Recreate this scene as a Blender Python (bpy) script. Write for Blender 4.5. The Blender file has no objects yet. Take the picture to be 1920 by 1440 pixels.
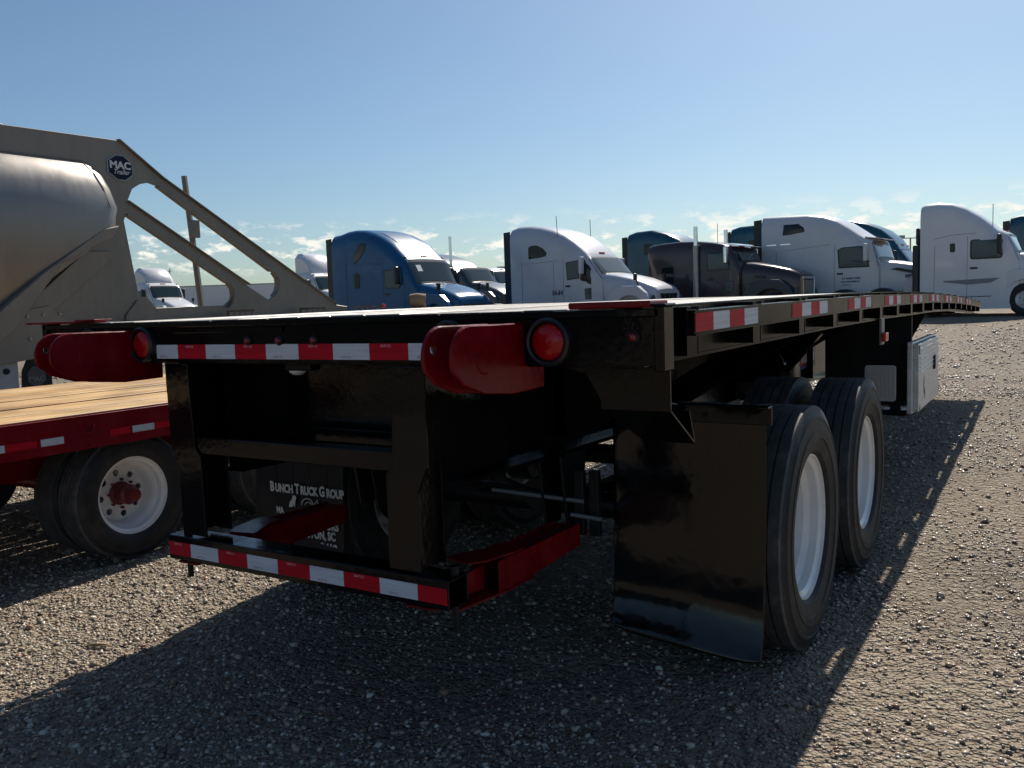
import bpy, bmesh, math, random
import numpy as np
from mathutils import Vector, Matrix, noise
R = math.radians
random.seed(7)
scene = bpy.context.scene
col = scene.collection

# ------------------------------------------------------------------ camera, sky, sun, exposure
YAW, PITCH, ROLL = 0.558173, 0.092276, 0.034628
F = Vector((-math.sin(YAW) * math.cos(PITCH), math.cos(YAW) * math.cos(PITCH), -math.sin(PITCH)))
RT = Vector((math.cos(YAW), math.sin(YAW), 0)); DN = F.cross(RT)
R2 = math.cos(ROLL) * RT + math.sin(ROLL) * DN
D2 = -math.sin(ROLL) * RT + math.cos(ROLL) * DN
CAM = Vector((2.199976, -2.071398, 1.470489))
cd = bpy.data.cameras.new("camera"); cam = bpy.data.objects.new("camera", cd); col.objects.link(cam)
cam.matrix_world = Matrix(((R2.x, -D2.x, -F.x, CAM.x), (R2.y, -D2.y, -F.y, CAM.y), (R2.z, -D2.z, -F.z, CAM.z), (0, 0, 0, 1)))
cd.sensor_width = 36; cd.lens = 36 * 1644.4 / 1920; cd.clip_end = 3000; cd.clip_start = .05
scene.camera = cam

SUN_EL, SUN_OFF = R(43), R(6.4)          # sun ahead, slightly to the left of the trailer axis (+Y)
sdir = Vector((-math.sin(SUN_OFF) * math.cos(SUN_EL), math.cos(SUN_OFF) * math.cos(SUN_EL), math.sin(SUN_EL)))
world = bpy.data.worlds.new("World"); scene.world = world; world.use_nodes = True
wt = world.node_tree; wt.nodes.clear()
def N(nt, t, **k):
    n = nt.nodes.new(t)
    for a, b in k.items(): setattr(n, a, b)
    return n
sky = N(wt, 'ShaderNodeTexSky', sky_type='NISHITA', sun_disc=False)
sky.sun_elevation = SUN_EL; sky.sun_rotation = -SUN_OFF
sky.altitude = 300; sky.air_density = 1.0; sky.dust_density = 1.2; sky.ozone_density = 3.8
tc = N(wt, 'ShaderNodeTexCoord'); mp = N(wt, 'ShaderNodeMapping')
mp.inputs['Scale'].default_value = (16, 16, 44); mp.inputs['Location'].default_value = (1.3, 0.4, 0)
wt.links.new(tc.outputs['Generated'], mp.inputs['Vector'])
nz = N(wt, 'ShaderNodeTexNoise'); nz.inputs['Scale'].default_value = 1.9; nz.inputs['Detail'].default_value = 8; nz.inputs['Roughness'].default_value = .62
wt.links.new(mp.outputs[0], nz.inputs['Vector'])
cr = N(wt, 'ShaderNodeMapRange', interpolation_type='SMOOTHSTEP')
cr.inputs[1].default_value = .50; cr.inputs[2].default_value = .64
wt.links.new(nz.outputs['Fac'], cr.inputs[0])
sx = N(wt, 'ShaderNodeSeparateXYZ'); wt.links.new(tc.outputs['Generated'], sx.inputs[0])
lo = N(wt, 'ShaderNodeMapRange', interpolation_type='SMOOTHSTEP'); lo.inputs[1].default_value = .03; lo.inputs[2].default_value = .06
hi = N(wt, 'ShaderNodeMapRange', interpolation_type='SMOOTHSTEP'); hi.inputs[1].default_value = .108; hi.inputs[2].default_value = .065
wt.links.new(sx.outputs[2], lo.inputs[0]); wt.links.new(sx.outputs[2], hi.inputs[0])
m1 = N(wt, 'ShaderNodeMath', operation='MULTIPLY'); m2 = N(wt, 'ShaderNodeMath', operation='MULTIPLY')
wt.links.new(lo.outputs[0], m1.inputs[0]); wt.links.new(hi.outputs[0], m1.inputs[1])
wt.links.new(m1.outputs[0], m2.inputs[0]); wt.links.new(cr.outputs[0], m2.inputs[1])
mx = N(wt, 'ShaderNodeMix', data_type='RGBA'); wt.links.new(m2.outputs[0], mx.inputs[0])
tv = N(wt, 'ShaderNodeVectorMath', operation='MULTIPLY'); tv.inputs[1].default_value = (.90, 1.02, 1.04); wt.links.new(sky.outputs[0], tv.inputs[0]); wt.links.new(tv.outputs[0], mx.inputs[6]); mx.inputs[7].default_value = (12.0, 11.6, 10.6, 1)
bg = N(wt, 'ShaderNodeBackground'); bg.inputs['Strength'].default_value = .0735
wo = N(wt, 'ShaderNodeOutputWorld'); wt.links.new(mx.outputs[2], bg.inputs['Color']); wt.links.new(bg.outputs[0], wo.inputs[0])
sl = bpy.data.lights.new("sun", 'SUN'); sl.energy = 5.0; sl.angle = R(.53); sl.color = (1, .93, .83)
so = bpy.data.objects.new("sun", sl); so.rotation_euler = sdir.to_track_quat('Z', 'Y').to_euler(); so.location = (0, 10, 20); col.objects.link(so)
scene.view_settings.view_transform = 'Standard'; scene.view_settings.look = 'None'
scene.view_settings.exposure = 0.22; scene.view_settings.gamma = 1

# ------------------------------------------------------------------ materials
MATS = {}
def mat(name, color, rough=.5, metal=0, bump=None, var=0, vscale=3, spec=.5, coat=0, rvar=0, stretch=None, dust=0, alpha=None, bdist=.002):
    if name in MATS: return MATS[name]
    m = bpy.data.materials.new(name); m.use_nodes = True; nt = m.node_tree; p = nt.nodes['Principled BSDF']
    p.inputs['Base Color'].default_value = (*color, 1); p.inputs['Roughness'].default_value = rough; p.inputs['Metallic'].default_value = metal
    p.inputs['Specular IOR Level'].default_value = spec; p.inputs['Coat Weight'].default_value = coat; p.inputs['Coat Roughness'].default_value = .04
    tc = N(nt, 'ShaderNodeTexCoord'); mp = N(nt, 'ShaderNodeMapping'); nt.links.new(tc.outputs['Object'], mp.inputs[0])
    if stretch: mp.inputs['Scale'].default_value = stretch
    if var or rvar or dust:
        n = N(nt, 'ShaderNodeTexNoise'); n.inputs['Scale'].default_value = vscale; n.inputs['Detail'].default_value = 6; n.inputs['Roughness'].default_value = .65
        nt.links.new(mp.outputs[0], n.inputs['Vector'])
    if var:
        r = N(nt, 'ShaderNodeMapRange'); r.inputs[1].default_value = .3; r.inputs[2].default_value = .7; r.inputs[3].default_value = 1 - var; r.inputs[4].default_value = 1 + var
        nt.links.new(n.outputs['Fac'], r.inputs[0])
        v = N(nt, 'ShaderNodeVectorMath', operation='SCALE'); v.inputs[0].default_value = color; nt.links.new(r.outputs[0], v.inputs['Scale'])
        last = v.outputs[0]
    else: last = None
    if dust:
        d = N(nt, 'ShaderNodeMapRange', interpolation_type='SMOOTHSTEP'); d.inputs[1].default_value = .5; d.inputs[2].default_value = .75; d.inputs[4].default_value = dust
        nt.links.new(n.outputs['Fac'], d.inputs[0])
        mm = N(nt, 'ShaderNodeMix', data_type='RGBA'); nt.links.new(d.outputs[0], mm.inputs[0]); mm.inputs[6].default_value = (*color, 1)
        if last: nt.links.new(last, mm.inputs[6])
        mm.inputs[7].default_value = (.2, .165, .125, 1); last = mm.outputs[2]
    if last: nt.links.new(last, p.inputs['Base Color'])
    if rvar:
        r2 = N(nt, 'ShaderNodeMapRange'); r2.inputs[1].default_value = .3; r2.inputs[2].default_value = .7; r2.inputs[3].default_value = max(.02, rough - rvar); r2.inputs[4].default_value = rough + rvar
        nt.links.new(n.outputs['Fac'], r2.inputs[0]); nt.links.new(r2.outputs[0], p.inputs['Roughness'])
    if bump:
        bs, bst = bump
        b = N(nt, 'ShaderNodeTexNoise'); b.inputs['Scale'].default_value = bs; b.inputs['Detail'].default_value = 3
        nt.links.new(mp.outputs[0], b.inputs['Vector'])
        bp = N(nt, 'ShaderNodeBump'); bp.inputs['Strength'].default_value = bst; bp.inputs['Distance'].default_value = bdist
        nt.links.new(b.outputs['Fac'], bp.inputs['Height']); nt.links.new(bp.outputs[0], p.inputs['Normal'])
        if coat: nt.links.new(bp.outputs[0], p.inputs['Coat Normal'])
    if alpha is not None: p.inputs['Alpha'].default_value = alpha
    MATS[name] = m; return m

BLACK = mat('gloss_black_paint', (.0045, .0045, .005), .10, spec=.24, bump=(38, .28), rvar=.05, vscale=6, bdist=.0018)
BLACKS = mat('side_black_paint', (.0045, .0045, .005), .20, spec=.05, bump=(30, .3), rvar=.06, vscale=5)
BLACKF = mat('smooth_black_paint', (.0045, .0045, .005), .09, spec=.4, bump=(5, .5), rvar=.05, vscale=4, bdist=.006)
BLACKR = mat('dull_black_paint', (.007, .008, .010), .45, spec=.3, bump=(40, .3), rvar=.12, vscale=5, dust=.06)
REDP = mat('red_paint', (.17, .002, .006), .30, spec=.22, bump=(24, .45), dust=.05, var=.3, rvar=.1, vscale=7)
REDT = mat('trailer_red_paint', (.20, .004, .010), .34, spec=.25, bump=(50, .3), var=.15, rvar=.1, vscale=4, dust=.06)
RUST = mat('rusty_steel', (.16, .07, .04), .75, bump=(30, .5), var=.4)
WTAPE = mat('white_reflective_tape', (.62, .64, .68), .45, spec=.2, bump=(300, .3), var=.14, vscale=3, stretch=(1.2, 1.2, 40))
RTAPE = mat('red_reflective_tape', (.50, .008, .020), .5, spec=.12, bump=(300, .3), var=.2, vscale=3, stretch=(1.2, 1.2, 40))
TYRE = mat('tyre_rubber', (.018, .019, .021), .6, spec=.35, bump=(60, .4), var=.35, vscale=9, dust=.14)
TREAD = mat('dusty_tread_rubber', (.05, .052, .056), .72, bump=(70, .5), var=.35, vscale=12, dust=.30)
RIMW = mat('white_wheel_paint', (.78, .78, .77), .28, var=.05, vscale=5, coat=.3)
CHROME = mat('chrome', (.75, .76, .78), .12, 1, rvar=.05)
ALU = mat('brushed_aluminium', (.235, .22, .205), .40, .95, bump=(7, .05), var=.10, rvar=.08, vscale=4, stretch=(1, 1, .25), bdist=.01)
ALUD = mat('weathered_aluminium', (.22, .20, .17), .55, .65, bump=(20, .25), var=.25, rvar=.12, vscale=3, stretch=(1, 1, .35))
ALUL = mat('painted_aluminium_box', (.66, .66, .65), .34, .3, bump=(34, .8), var=.16, rvar=.1, vscale=6, stretch=(1, .35, 1.6), bdist=.006)
STEEL = mat('bare_steel', (.32, .31, .30), .4, .8, var=.2)
def wood(name, c1, c2, c3, rough=.55, ax='Y', sc=1.0):
    m = bpy.data.materials.new(name); m.use_nodes = True; nt = m.node_tree; p = nt.nodes['Principled BSDF']
    tc = N(nt, 'ShaderNodeTexCoord'); mp = N(nt, 'ShaderNodeMapping'); nt.links.new(tc.outputs['Object'], mp.inputs[0])
    oi = N(nt, 'ShaderNodeObjectInfo'); nt.links.new(oi.outputs['Random'], mp.inputs['Location'])
    mp.inputs['Scale'].default_value = (38 * sc, 1.6, 30)
    n = N(nt, 'ShaderNodeTexNoise'); n.inputs['Scale'].default_value = 1; n.inputs['Detail'].default_value = 7; n.inputs['Roughness'].default_value = .6; n.inputs['Distortion'].default_value = .6
    nt.links.new(mp.outputs[0], n.inputs['Vector'])
    ad = N(nt, 'ShaderNodeMath', operation='MULTIPLY_ADD'); ad.inputs[1].default_value = .22; nt.links.new(oi.outputs['Random'], ad.inputs[0]); nt.links.new(n.outputs['Fac'], ad.inputs[2])
    cr = N(nt, 'ShaderNodeValToRGB'); e = cr.color_ramp.elements
    e[0].position = .38; e[0].color = (*c1, 1); e[1].position = .8; e[1].color = (*c3, 1); k = e.new(.55); k.color = (*c2, 1)
    nt.links.new(ad.outputs[0], cr.inputs[0])
    st = N(nt, 'ShaderNodeTexNoise'); st.inputs['Scale'].default_value = 2.3; st.inputs['Detail'].default_value = 5; nt.links.new(tc.outputs['Object'], st.inputs['Vector'])
    sr = N(nt, 'ShaderNodeMapRange'); sr.inputs[1].default_value = .35; sr.inputs[2].default_value = .65; sr.inputs[3].default_value = .72; sr.inputs[4].default_value = 1.12; nt.links.new(st.outputs['Fac'], sr.inputs[0])
    vm = N(nt, 'ShaderNodeVectorMath', operation='SCALE'); nt.links.new(cr.outputs[0], vm.inputs[0]); nt.links.new(sr.outputs[0], vm.inputs['Scale'])
    nt.links.new(vm.outputs[0], p.inputs['Base Color']); p.inputs['Roughness'].default_value = rough
    bp = N(nt, 'ShaderNodeBump'); bp.inputs['Strength'].default_value = .5; bp.inputs['Distance'].default_value = .003
    nt.links.new(n.outputs['Fac'], bp.inputs['Height']); nt.links.new(bp.outputs[0], p.inputs['Normal'])
    return m
OLDWOOD = wood('weathered_deck_wood', (.30, .235, .16), (.46, .40, .32), (.60, .55, .47), .42)
NEWWOOD = wood('new_pine_deck_wood', (.30, .145, .05), (.58, .36, .16), (.74, .52, .27), .5, sc=.7)

# ------------------------------------------------------------------ mesh helpers
def box(bm, x0, x1, y0, y1, z0, z1):
    v = [bm.verts.new(p) for p in ((x0,y0,z0),(x1,y0,z0),(x1,y1,z0),(x0,y1,z0),(x0,y0,z1),(x1,y0,z1),(x1,y1,z1),(x0,y1,z1))]
    for f in ((3,2,1,0),(4,5,6,7),(0,1,5,4),(1,2,6,5),(2,3,7,6),(3,0,4,7)): bm.faces.new([v[i] for i in f])
    return bm
AXM = {'x': lambda a, b, c: (c, a, b), 'y': lambda a, b, c: (a, c, b), 'z': lambda a, b, c: (a, b, c)}
def prism(bm, poly, ax, c0, c1):
    f = AXM[ax]
    A = [bm.verts.new(f(a, b, c0)) for a, b in poly]; B = [bm.verts.new(f(a, b, c1)) for a, b in poly]
    n = len(poly); bm.faces.new(A); bm.faces.new(B[::-1])
    for i in range(n): bm.faces.new((A[i], A[(i+1) % n], B[(i+1) % n], B[i]))
    return bm
def holed(bm, outer, holes, ax, c0, c1):
    """flat plate with real holes, extruded"""
    f = AXM[ax]; loops = [outer] + holes; edges = []; rings = []
    for L in loops:
        vs = [bm.verts.new(f(a, b, c0)) for a, b in L]; rings.append(vs)
        for i in range(len(vs)): edges.append(bm.edges.new((vs[i], vs[(i+1) % len(vs)])))
    r = bmesh.ops.triangle_fill(bm, use_beauty=True, use_dissolve=False, edges=edges)
    faces = [g for g in r['geom'] if isinstance(g, bmesh.types.BMFace)]
    mp = {}
    d = Vector(f(0, 0, c1)) - Vector(f(0, 0, c0))
    for vs in rings:
        for v in vs: mp[v] = bm.verts.new(v.co + d)
    for fc in faces: bm.faces.new([mp[v] for v in fc.verts][::-1])
    for vs in rings:
        for i in range(len(vs)):
            a, b = vs[i], vs[(i+1) % len(vs)]; bm.faces.new((a, b, mp[b], mp[a]))
    return bm
def tube(bm, pts, r, n=8, cap=True):
    pts = [Vector(p) for p in pts]; rings = []
    rr = r if isinstance(r, (list, tuple)) else [r] * len(pts)
    for i, p in enumerate(pts):
        t = (pts[min(i+1, len(pts)-1)] - pts[max(i-1, 0)]).normalized()
        a = t.orthogonal().normalized() if i == 0 else (a0 - t * a0.dot(t)).normalized()
        a0 = a; b = t.cross(a)
        rings.append([bm.verts.new(p + (a * math.cos(2*math.pi*k/n) + b * math.sin(2*math.pi*k/n)) * rr[i]) for k in range(n)])
    for A, B in zip(rings, rings[1:]):
        for k in range(n): bm.faces.new((A[k], A[(k+1) % n], B[(k+1) % n], B[k]))
    if cap: bm.faces.new(rings[0][::-1]); bm.faces.new(rings[-1])
    return bm
def lathe(bm, prof, c, ax='x', n=48, close=False):
    """prof: (axial, radius); rotates round the axis through c"""
    c = Vector(c); rings = []
    for a, r in prof:
        ring = []
        for k in range(n):
            t = 2*math.pi*k/n; u, v = r*math.cos(t), r*math.sin(t)
            d = {'x': (a, u, v), 'y': (u, a, v), 'z': (u, v, a)}[ax]
            ring.append(bm.verts.new(c + Vector(d)))
        rings.append(ring)
    pr = list(zip(rings, rings[1:])) + ([(rings[-1], rings[0])] if close else [])
    for A, B in pr:
        for k in range(n): bm.faces.new((A[k], A[(k+1) % n], B[(k+1) % n], B[k]))
    if not close:
        for g in (rings[0], rings[-1]):
            try: bm.faces.new(g)
            except ValueError: pass
    return bm
def nb(): return bmesh.new()
def obj(name, bm, m, parent=None, smooth=False, bev=0, loc=None, seg=1):
    bmesh.ops.recalc_face_normals(bm, faces=bm.faces)
    me = bpy.data.meshes.new(name); bm.to_mesh(me); bm.free(); me.materials.append(m)
    if smooth: me.shade_smooth()
    return link(name, me, parent, bev, loc, seg, smooth)
def link(name, me, parent=None, bev=0, loc=None, seg=1, smooth=False):
    o = bpy.data.objects.new(name, me); col.objects.link(o); o.parent = parent
    if loc: o.location = loc
    if bev:
        b = o.modifiers.new('bevel', 'BEVEL'); b.width = bev; b.segments = seg; b.limit_method = 'ANGLE'; b.angle_limit = R(35)
    if smooth and bev == 0:
        try: me.set_sharp_from_angle(angle=R(38))
        except Exception: pass
    return o
def pbox(name, m, parent, x0, x1, y0, y1, z0, z1, bev=.003):
    return obj(name, box(nb(), x0, x1, y0, y1, z0, z1), m, parent, bev=bev)
def thing(name, label, cat, loc=(0,0,0), rz=0, group=None, sc=1):
    o = bpy.data.objects.new(name, None); col.objects.link(o); o.location = loc; o.rotation_euler = (0, 0, rz); o.scale = (sc, sc, sc); o.empty_display_size = .3
    o['label'] = label; o['category'] = cat
    if group: o['group'] = group
    return o
def tag(o, label, cat, group=None):
    o['label'] = label; o['category'] = cat
    if group: o['group'] = group
    return o
def copy_tree(o, parent=None):
    c = o.copy(); col.objects.link(c); c.parent = parent
    for ch in list(o.children): copy_tree(ch, c)
    return c
def text(name, s, size, m, parent, loc, rot=(R(90), 0, 0), ext=.0008, off=0, sx=1, align='CENTER', shear=0):
    cu = bpy.data.curves.new('t', 'FONT'); cu.body = s; cu.size = size; cu.extrude = ext; cu.offset = off; cu.align_x = align; cu.align_y = 'CENTER'; cu.resolution_u = 3; cu.shear = shear
    t = bpy.data.objects.new('t', cu); col.objects.link(t)
    me = bpy.data.meshes.new_from_object(t.evaluated_get(bpy.context.evaluated_depsgraph_get()))
    bpy.data.objects.remove(t); bpy.data.curves.remove(cu)
    me.transform(Matrix.Diagonal((sx, 1, 1, 1)))
    me.name = name; me.materials.clear(); me.materials.append(m)
    o = bpy.data.objects.new(name, me); col.objects.link(o); o.parent = parent; o.location = loc; o.rotation_euler = rot
    return o
def gz(x, y): return .02 * max(0, min(y, 40) - 3)
def arc(cx, cy, r, a0, a1, n): return [(cx + r*math.cos(R(a0+(a1-a0)*i/n)), cy + r*math.sin(R(a0+(a1-a0)*i/n))) for i in range(n+1)]

# ------------------------------------------------------------------ ground
def build_ground():
    def axis(lo, hi, s, far0, far1):
        a = list(np.arange(lo, hi + 1e-6, s)); d = s
        while a[-1] < far1: d *= 1.22; a.append(a[-1] + d)
        d = s
        while a[0] > far0: d *= 1.22; a.insert(0, a[0] - d)
        return np.array(a)
    xs = axis(-6, 5.5, .045, -900, 900); ys = axis(-1.5, 12, .05, -300, 1500)
    X, Y = np.meshgrid(xs, ys)
    Z = .02 * np.clip(np.minimum(Y, 40) - 3, 0, None)
    rng = np.random.RandomState(3)
    for k in range(26):
        w = 2*math.pi / (0.25 * 1.24**k if k < 14 else .5 + .12*k); a = rng.rand()*6.28; ph = rng.rand()*6.28
        Z += (.0011 + .0006*(k < 14)*k*.35) * np.sin((X*math.cos(a) + Y*math.sin(a))*w + ph)
    Z -= .006
    v = np.stack([X, Y, Z], -1).reshape(-1, 3); nx, ny = len(xs), len(ys)
    i = np.arange(nx*ny).reshape(ny, nx); f = np.stack([i[:-1, :-1], i[:-1, 1:], i[1:, 1:], i[1:, :-1]], -1).reshape(-1, 4)
    me = bpy.data.meshes.new('ground'); me.from_pydata(v.tolist(), [], f.tolist()); me.shade_smooth()
    m = bpy.data.materials.new('gravel_ground'); m.use_nodes = True; nt = m.node_tree; p = nt.nodes['Principled BSDF']
    g = N(nt, 'ShaderNodeNewGeometry')
    v1 = N(nt, 'ShaderNodeTexVoronoi'); v1.inputs['Scale'].default_value = 62
    v2 = N(nt, 'ShaderNodeTexVoronoi'); v2.inputs['Scale'].default_value = 24; v2.inputs['Randomness'].default_value = 1
    n1 = N(nt, 'ShaderNodeTexNoise'); n1.inputs['Scale'].default_value = .55; n1.inputs['Detail'].default_value = 8; n1.inputs['Roughness'].default_value = .6
    n2 = N(nt, 'ShaderNodeTexNoise'); n2.inputs['Scale'].default_value = 140; n2.inputs['Detail'].default_value = 4
    for n in (v1, v2, n1, n2): nt.links.new(g.outputs['Position'], n.inputs['Vector'])
    cr = N(nt, 'ShaderNodeValToRGB'); e = cr.color_ramp.elements
    e[0].position = 0; e[0].color = (.19, .14, .095, 1); e[1].position = 1; e[1].color = (.50, .43, .34, 1)
    for pos, c in ((.3, (.30, .235, .165, 1)), (.55, (.36, .295, .225, 1)), (.8, (.28, .225, .175, 1))): k = e.new(pos); k.color = c
    sp = N(nt, 'ShaderNodeSeparateColor'); nt.links.new(v1.outputs['Color'], sp.inputs[0]); nt.links.new(sp.outputs[0], cr.inputs[0])
    mr = N(nt, 'ShaderNodeMapRange'); mr.inputs[1].default_value = .3; mr.inputs[2].default_value = .72; mr.inputs[3].default_value = .72; mr.inputs[4].default_value = 1.2; nt.links.new(n1.outputs['Fac'], mr.inputs[0])
    vs = N(nt, 'ShaderNodeVectorMath', operation='SCALE'); nt.links.new(cr.outputs[0], vs.inputs[0]); nt.links.new(mr.outputs[0], vs.inputs['Scale'])
    # tan dust between the stones in patches
    dm = N(nt, 'ShaderNodeMapRange', interpolation_type='SMOOTHSTEP'); dm.inputs[1].default_value = .5; dm.inputs[2].default_value = .66; dm.inputs[4].default_value = .75; nt.links.new(n1.outputs['Fac'], dm.inputs[0])
    mm = N(nt, 'ShaderNodeMix', data_type='RGBA'); nt.links.new(dm.outputs[0], mm.inputs[0]); nt.links.new(vs.outputs[0], mm.inputs[6]); mm.inputs[7].default_value = (.29, .235, .175, 1)
    nt.links.new(mm.outputs[2], p.inputs['Base Color']); p.inputs['Roughness'].default_value = .85; p.inputs['Specular IOR Level'].default_value = .25
    h = N(nt, 'ShaderNodeMath', operation='MULTIPLY'); nt.links.new(v1.outputs['Distance'], h.inputs[0]); h.inputs[1].default_value = -.55
    h2 = N(nt, 'ShaderNodeMath', operation='MULTIPLY_ADD'); nt.links.new(v2.outputs['Distance'], h2.inputs[0]); h2.inputs[1].default_value = -.9; nt.links.new(h.outputs[0], h2.inputs[2])
    h3 = N(nt, 'ShaderNodeMath', operation='MULTIPLY_ADD'); nt.links.new(n2.outputs['Fac'], h3.inputs[0]); h3.inputs[1].default_value = .25; nt.links.new(h2.outputs[0], h3.inputs[2])
    bp = N(nt, 'ShaderNodeBump'); bp.inputs['Strength'].default_value = 1; bp.inputs['Distance'].default_value = .045
    nt.links.new(h3.outputs[0], bp.inputs['Height']); nt.links.new(bp.outputs[0], p.inputs['Normal'])
    me.materials.append(m)
    o = bpy.data.objects.new('ground', me); col.objects.link(o); o['kind'] = 'structure'
    return xs, ys, Z
GX, GY, GZ = build_ground()
def gheight(x, y):
    i = np.clip(np.searchsorted(GX, x) - 1, 0, len(GX)-2); j = np.clip(np.searchsorted(GY, y) - 1, 0, len(GY)-2)
    a = (x - GX[i])/(GX[i+1]-GX[i]); b = (y - GY[j])/(GY[j+1]-GY[j])
    return GZ[j, i]*(1-a)*(1-b) + GZ[j, i+1]*a*(1-b) + GZ[j+1, i]*(1-a)*b + GZ[j+1, i+1]*a*b

def build_gravel():
    rng = np.random.RandomState(11)
    def base(kind):
        bm = nb()
        if kind: bmesh.ops.create_icosphere(bm, subdivisions=1, radius=1)
        else:
            v = [bm.verts.new(p) for p in ((1, .1, 0), (.2, 1, .1), (-1, .1, .0), (.1, -1, -.1), (.1, .15, 1), (0, 0, -1))]
            for q in ((0, 1, 4), (1, 2, 4), (2, 3, 4), (3, 0, 4), (1, 0, 5), (2, 1, 5), (3, 2, 5), (0, 3, 5)): bm.faces.new([v[i] for i in q])
        bm.verts.ensure_lookup_table(); bm.verts.index_update()
        r = np.array([v.co[:] for v in bm.verts]), np.array([[v.index for v in f.verts] for f in bm.faces]); bm.free(); return r
    def field(x, y):
        f = np.zeros_like(x); rs = np.random.RandomState(4)
        for k in range(16):
            w = 1.1*1.28**k; a = rs.rand()*6.28; f += np.sin((x*math.cos(a)+y*math.sin(a))*w + rs.rand()*6.28)*(.85**k)
        return f
    Ps, Fs, Ts, off = [], [], [], 0
    for kind, n in ((0, 150000), (1, 92000)):
        bv, bf = base(kind)
        r = (1.35 + 13*rng.rand(n)**1.25 if kind == 0 else 1.4 + 26*rng.rand(n)**1.75); th = rng.uniform(-.74, .70, n)
        ang = math.pi/2 + YAW + th; x = CAM.x + r*np.cos(ang); y = CAM.y + r*np.sin(ang)
        keep = rng.rand(n) < np.clip(.62 + .34*field(x, y), .22, 1); x, y, r = x[keep], y[keep], r[keep]; n = len(x)
        if kind == 0: s = np.clip(np.exp(rng.normal(math.log(.0062), .38, n)), .003, .016) * (1 + np.clip(r-2, 0, 13)*.11)
        else:
            s = np.clip(np.exp(rng.normal(math.log(.0088), .34, n)), .0055, .022) * (1 + np.clip(r-4, 0, 22)*.07); s[rng.rand(n) < .008] *= 1.6
        z = gheight(x, y) + s*rng.uniform(-.15, .42, n)
        fl = rng.uniform(.35, .75, n); el = rng.uniform(.55, 1.0, n); tilt = rng.normal(0, .28, n); tilt2 = rng.normal(0, .28, n); a = rng.rand(n)*6.283
        V = bv[None]*np.stack([np.ones(n), el, fl], -1)[:, None, :] * (1 + rng.normal(0, .20 if kind else .26, (n, len(bv), 1)))
        X, Y, Z = V[..., 0], V[..., 1], V[..., 2]
        ct, st = np.cos(tilt)[:, None], np.sin(tilt)[:, None]; X, Z = X*ct + Z*st, -X*st + Z*ct
        ct, st = np.cos(tilt2)[:, None], np.sin(tilt2)[:, None]; Y, Z = Y*ct + Z*st, -Y*st + Z*ct
        ca, sa = np.cos(a)[:, None], np.sin(a)[:, None]
        P = np.stack([X*ca - Y*sa, X*sa + Y*ca, Z], -1)*s[:, None, None] + np.stack([x, y, z], -1)[:, None, :]
        nv = len(bv); Ps.append(P.reshape(-1, 3)); Fs.append((bf[None] + (np.arange(n)*nv)[:, None, None]).reshape(-1, 3) + off); off += n*nv
        Ts.append(np.repeat(rng.rand(n), nv))
    P = np.concatenate(Ps); Fc = np.concatenate(Fs); Tn = np.concatenate(Ts)
    me = bpy.data.meshes.new('gravel'); me.vertices.add(len(P)); me.vertices.foreach_set('co', P.astype(np.float32).ravel())
    me.loops.add(Fc.size); me.loops.foreach_set('vertex_index', Fc.astype(np.int32).ravel())
    me.polygons.add(len(Fc)); me.polygons.foreach_set('loop_start', np.arange(0, Fc.size, 3, dtype=np.int32))
    me.update(calc_edges=True); me.validate()
    at = me.attributes.new('tint', 'FLOAT', 'POINT'); at.data.foreach_set('value', Tn.astype(np.float32))
    m = bpy.data.materials.new('gravel_stones'); m.use_nodes = True; nt = m.node_tree; p = nt.nodes['Principled BSDF']
    t = N(nt, 'ShaderNodeAttribute', attribute_name='tint'); cr = N(nt, 'ShaderNodeValToRGB'); cr.color_ramp.interpolation = 'CONSTANT'; e = cr.color_ramp.elements
    e[0].position = 0; e[0].color = (.33, .26, .185, 1); e[1].position = .93; e[1].color = (.66, .60, .50, 1)
    for pos, c in ((.2, (.42, .345, .26, 1)), (.36, (.15, .115, .085, 1)), (.5, (.50, .43, .34, 1)), (.64, (.22, .18, .145, 1)), (.76, (.42, .32, .225, 1)), (.82, (.13, .11, .095, 1)), (.87, (.28, .17, .11, 1))): k = e.new(pos); k.color = c
    nt.links.new(t.outputs['Fac'], cr.inputs[0])
    g = N(nt, 'ShaderNodeNewGeometry'); nn = N(nt, 'ShaderNodeTexNoise'); nn.inputs['Scale'].default_value = 160; nt.links.new(g.outputs['Position'], nn.inputs['Vector'])
    mr = N(nt, 'ShaderNodeMapRange'); mr.inputs[3].default_value = .75; mr.inputs[4].default_value = 1.25; nt.links.new(nn.outputs['Fac'], mr.inputs[0])
    vs = N(nt, 'ShaderNodeVectorMath', operation='SCALE'); nt.links.new(cr.outputs[0], vs.inputs[0]); nt.links.new(mr.outputs[0], vs.inputs['Scale'])
    nt.links.new(vs.outputs[0], p.inputs['Base Color']); p.inputs['Roughness'].default_value = .36
    me.materials.append(m)
    o = bpy.data.objects.new('gravel', me); col.objects.link(o); o['kind'] = 'stuff'; o['label'] = 'loose grey and tan gravel stones covering the lot'; o['category'] = 'gravel'
build_gravel()

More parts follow.
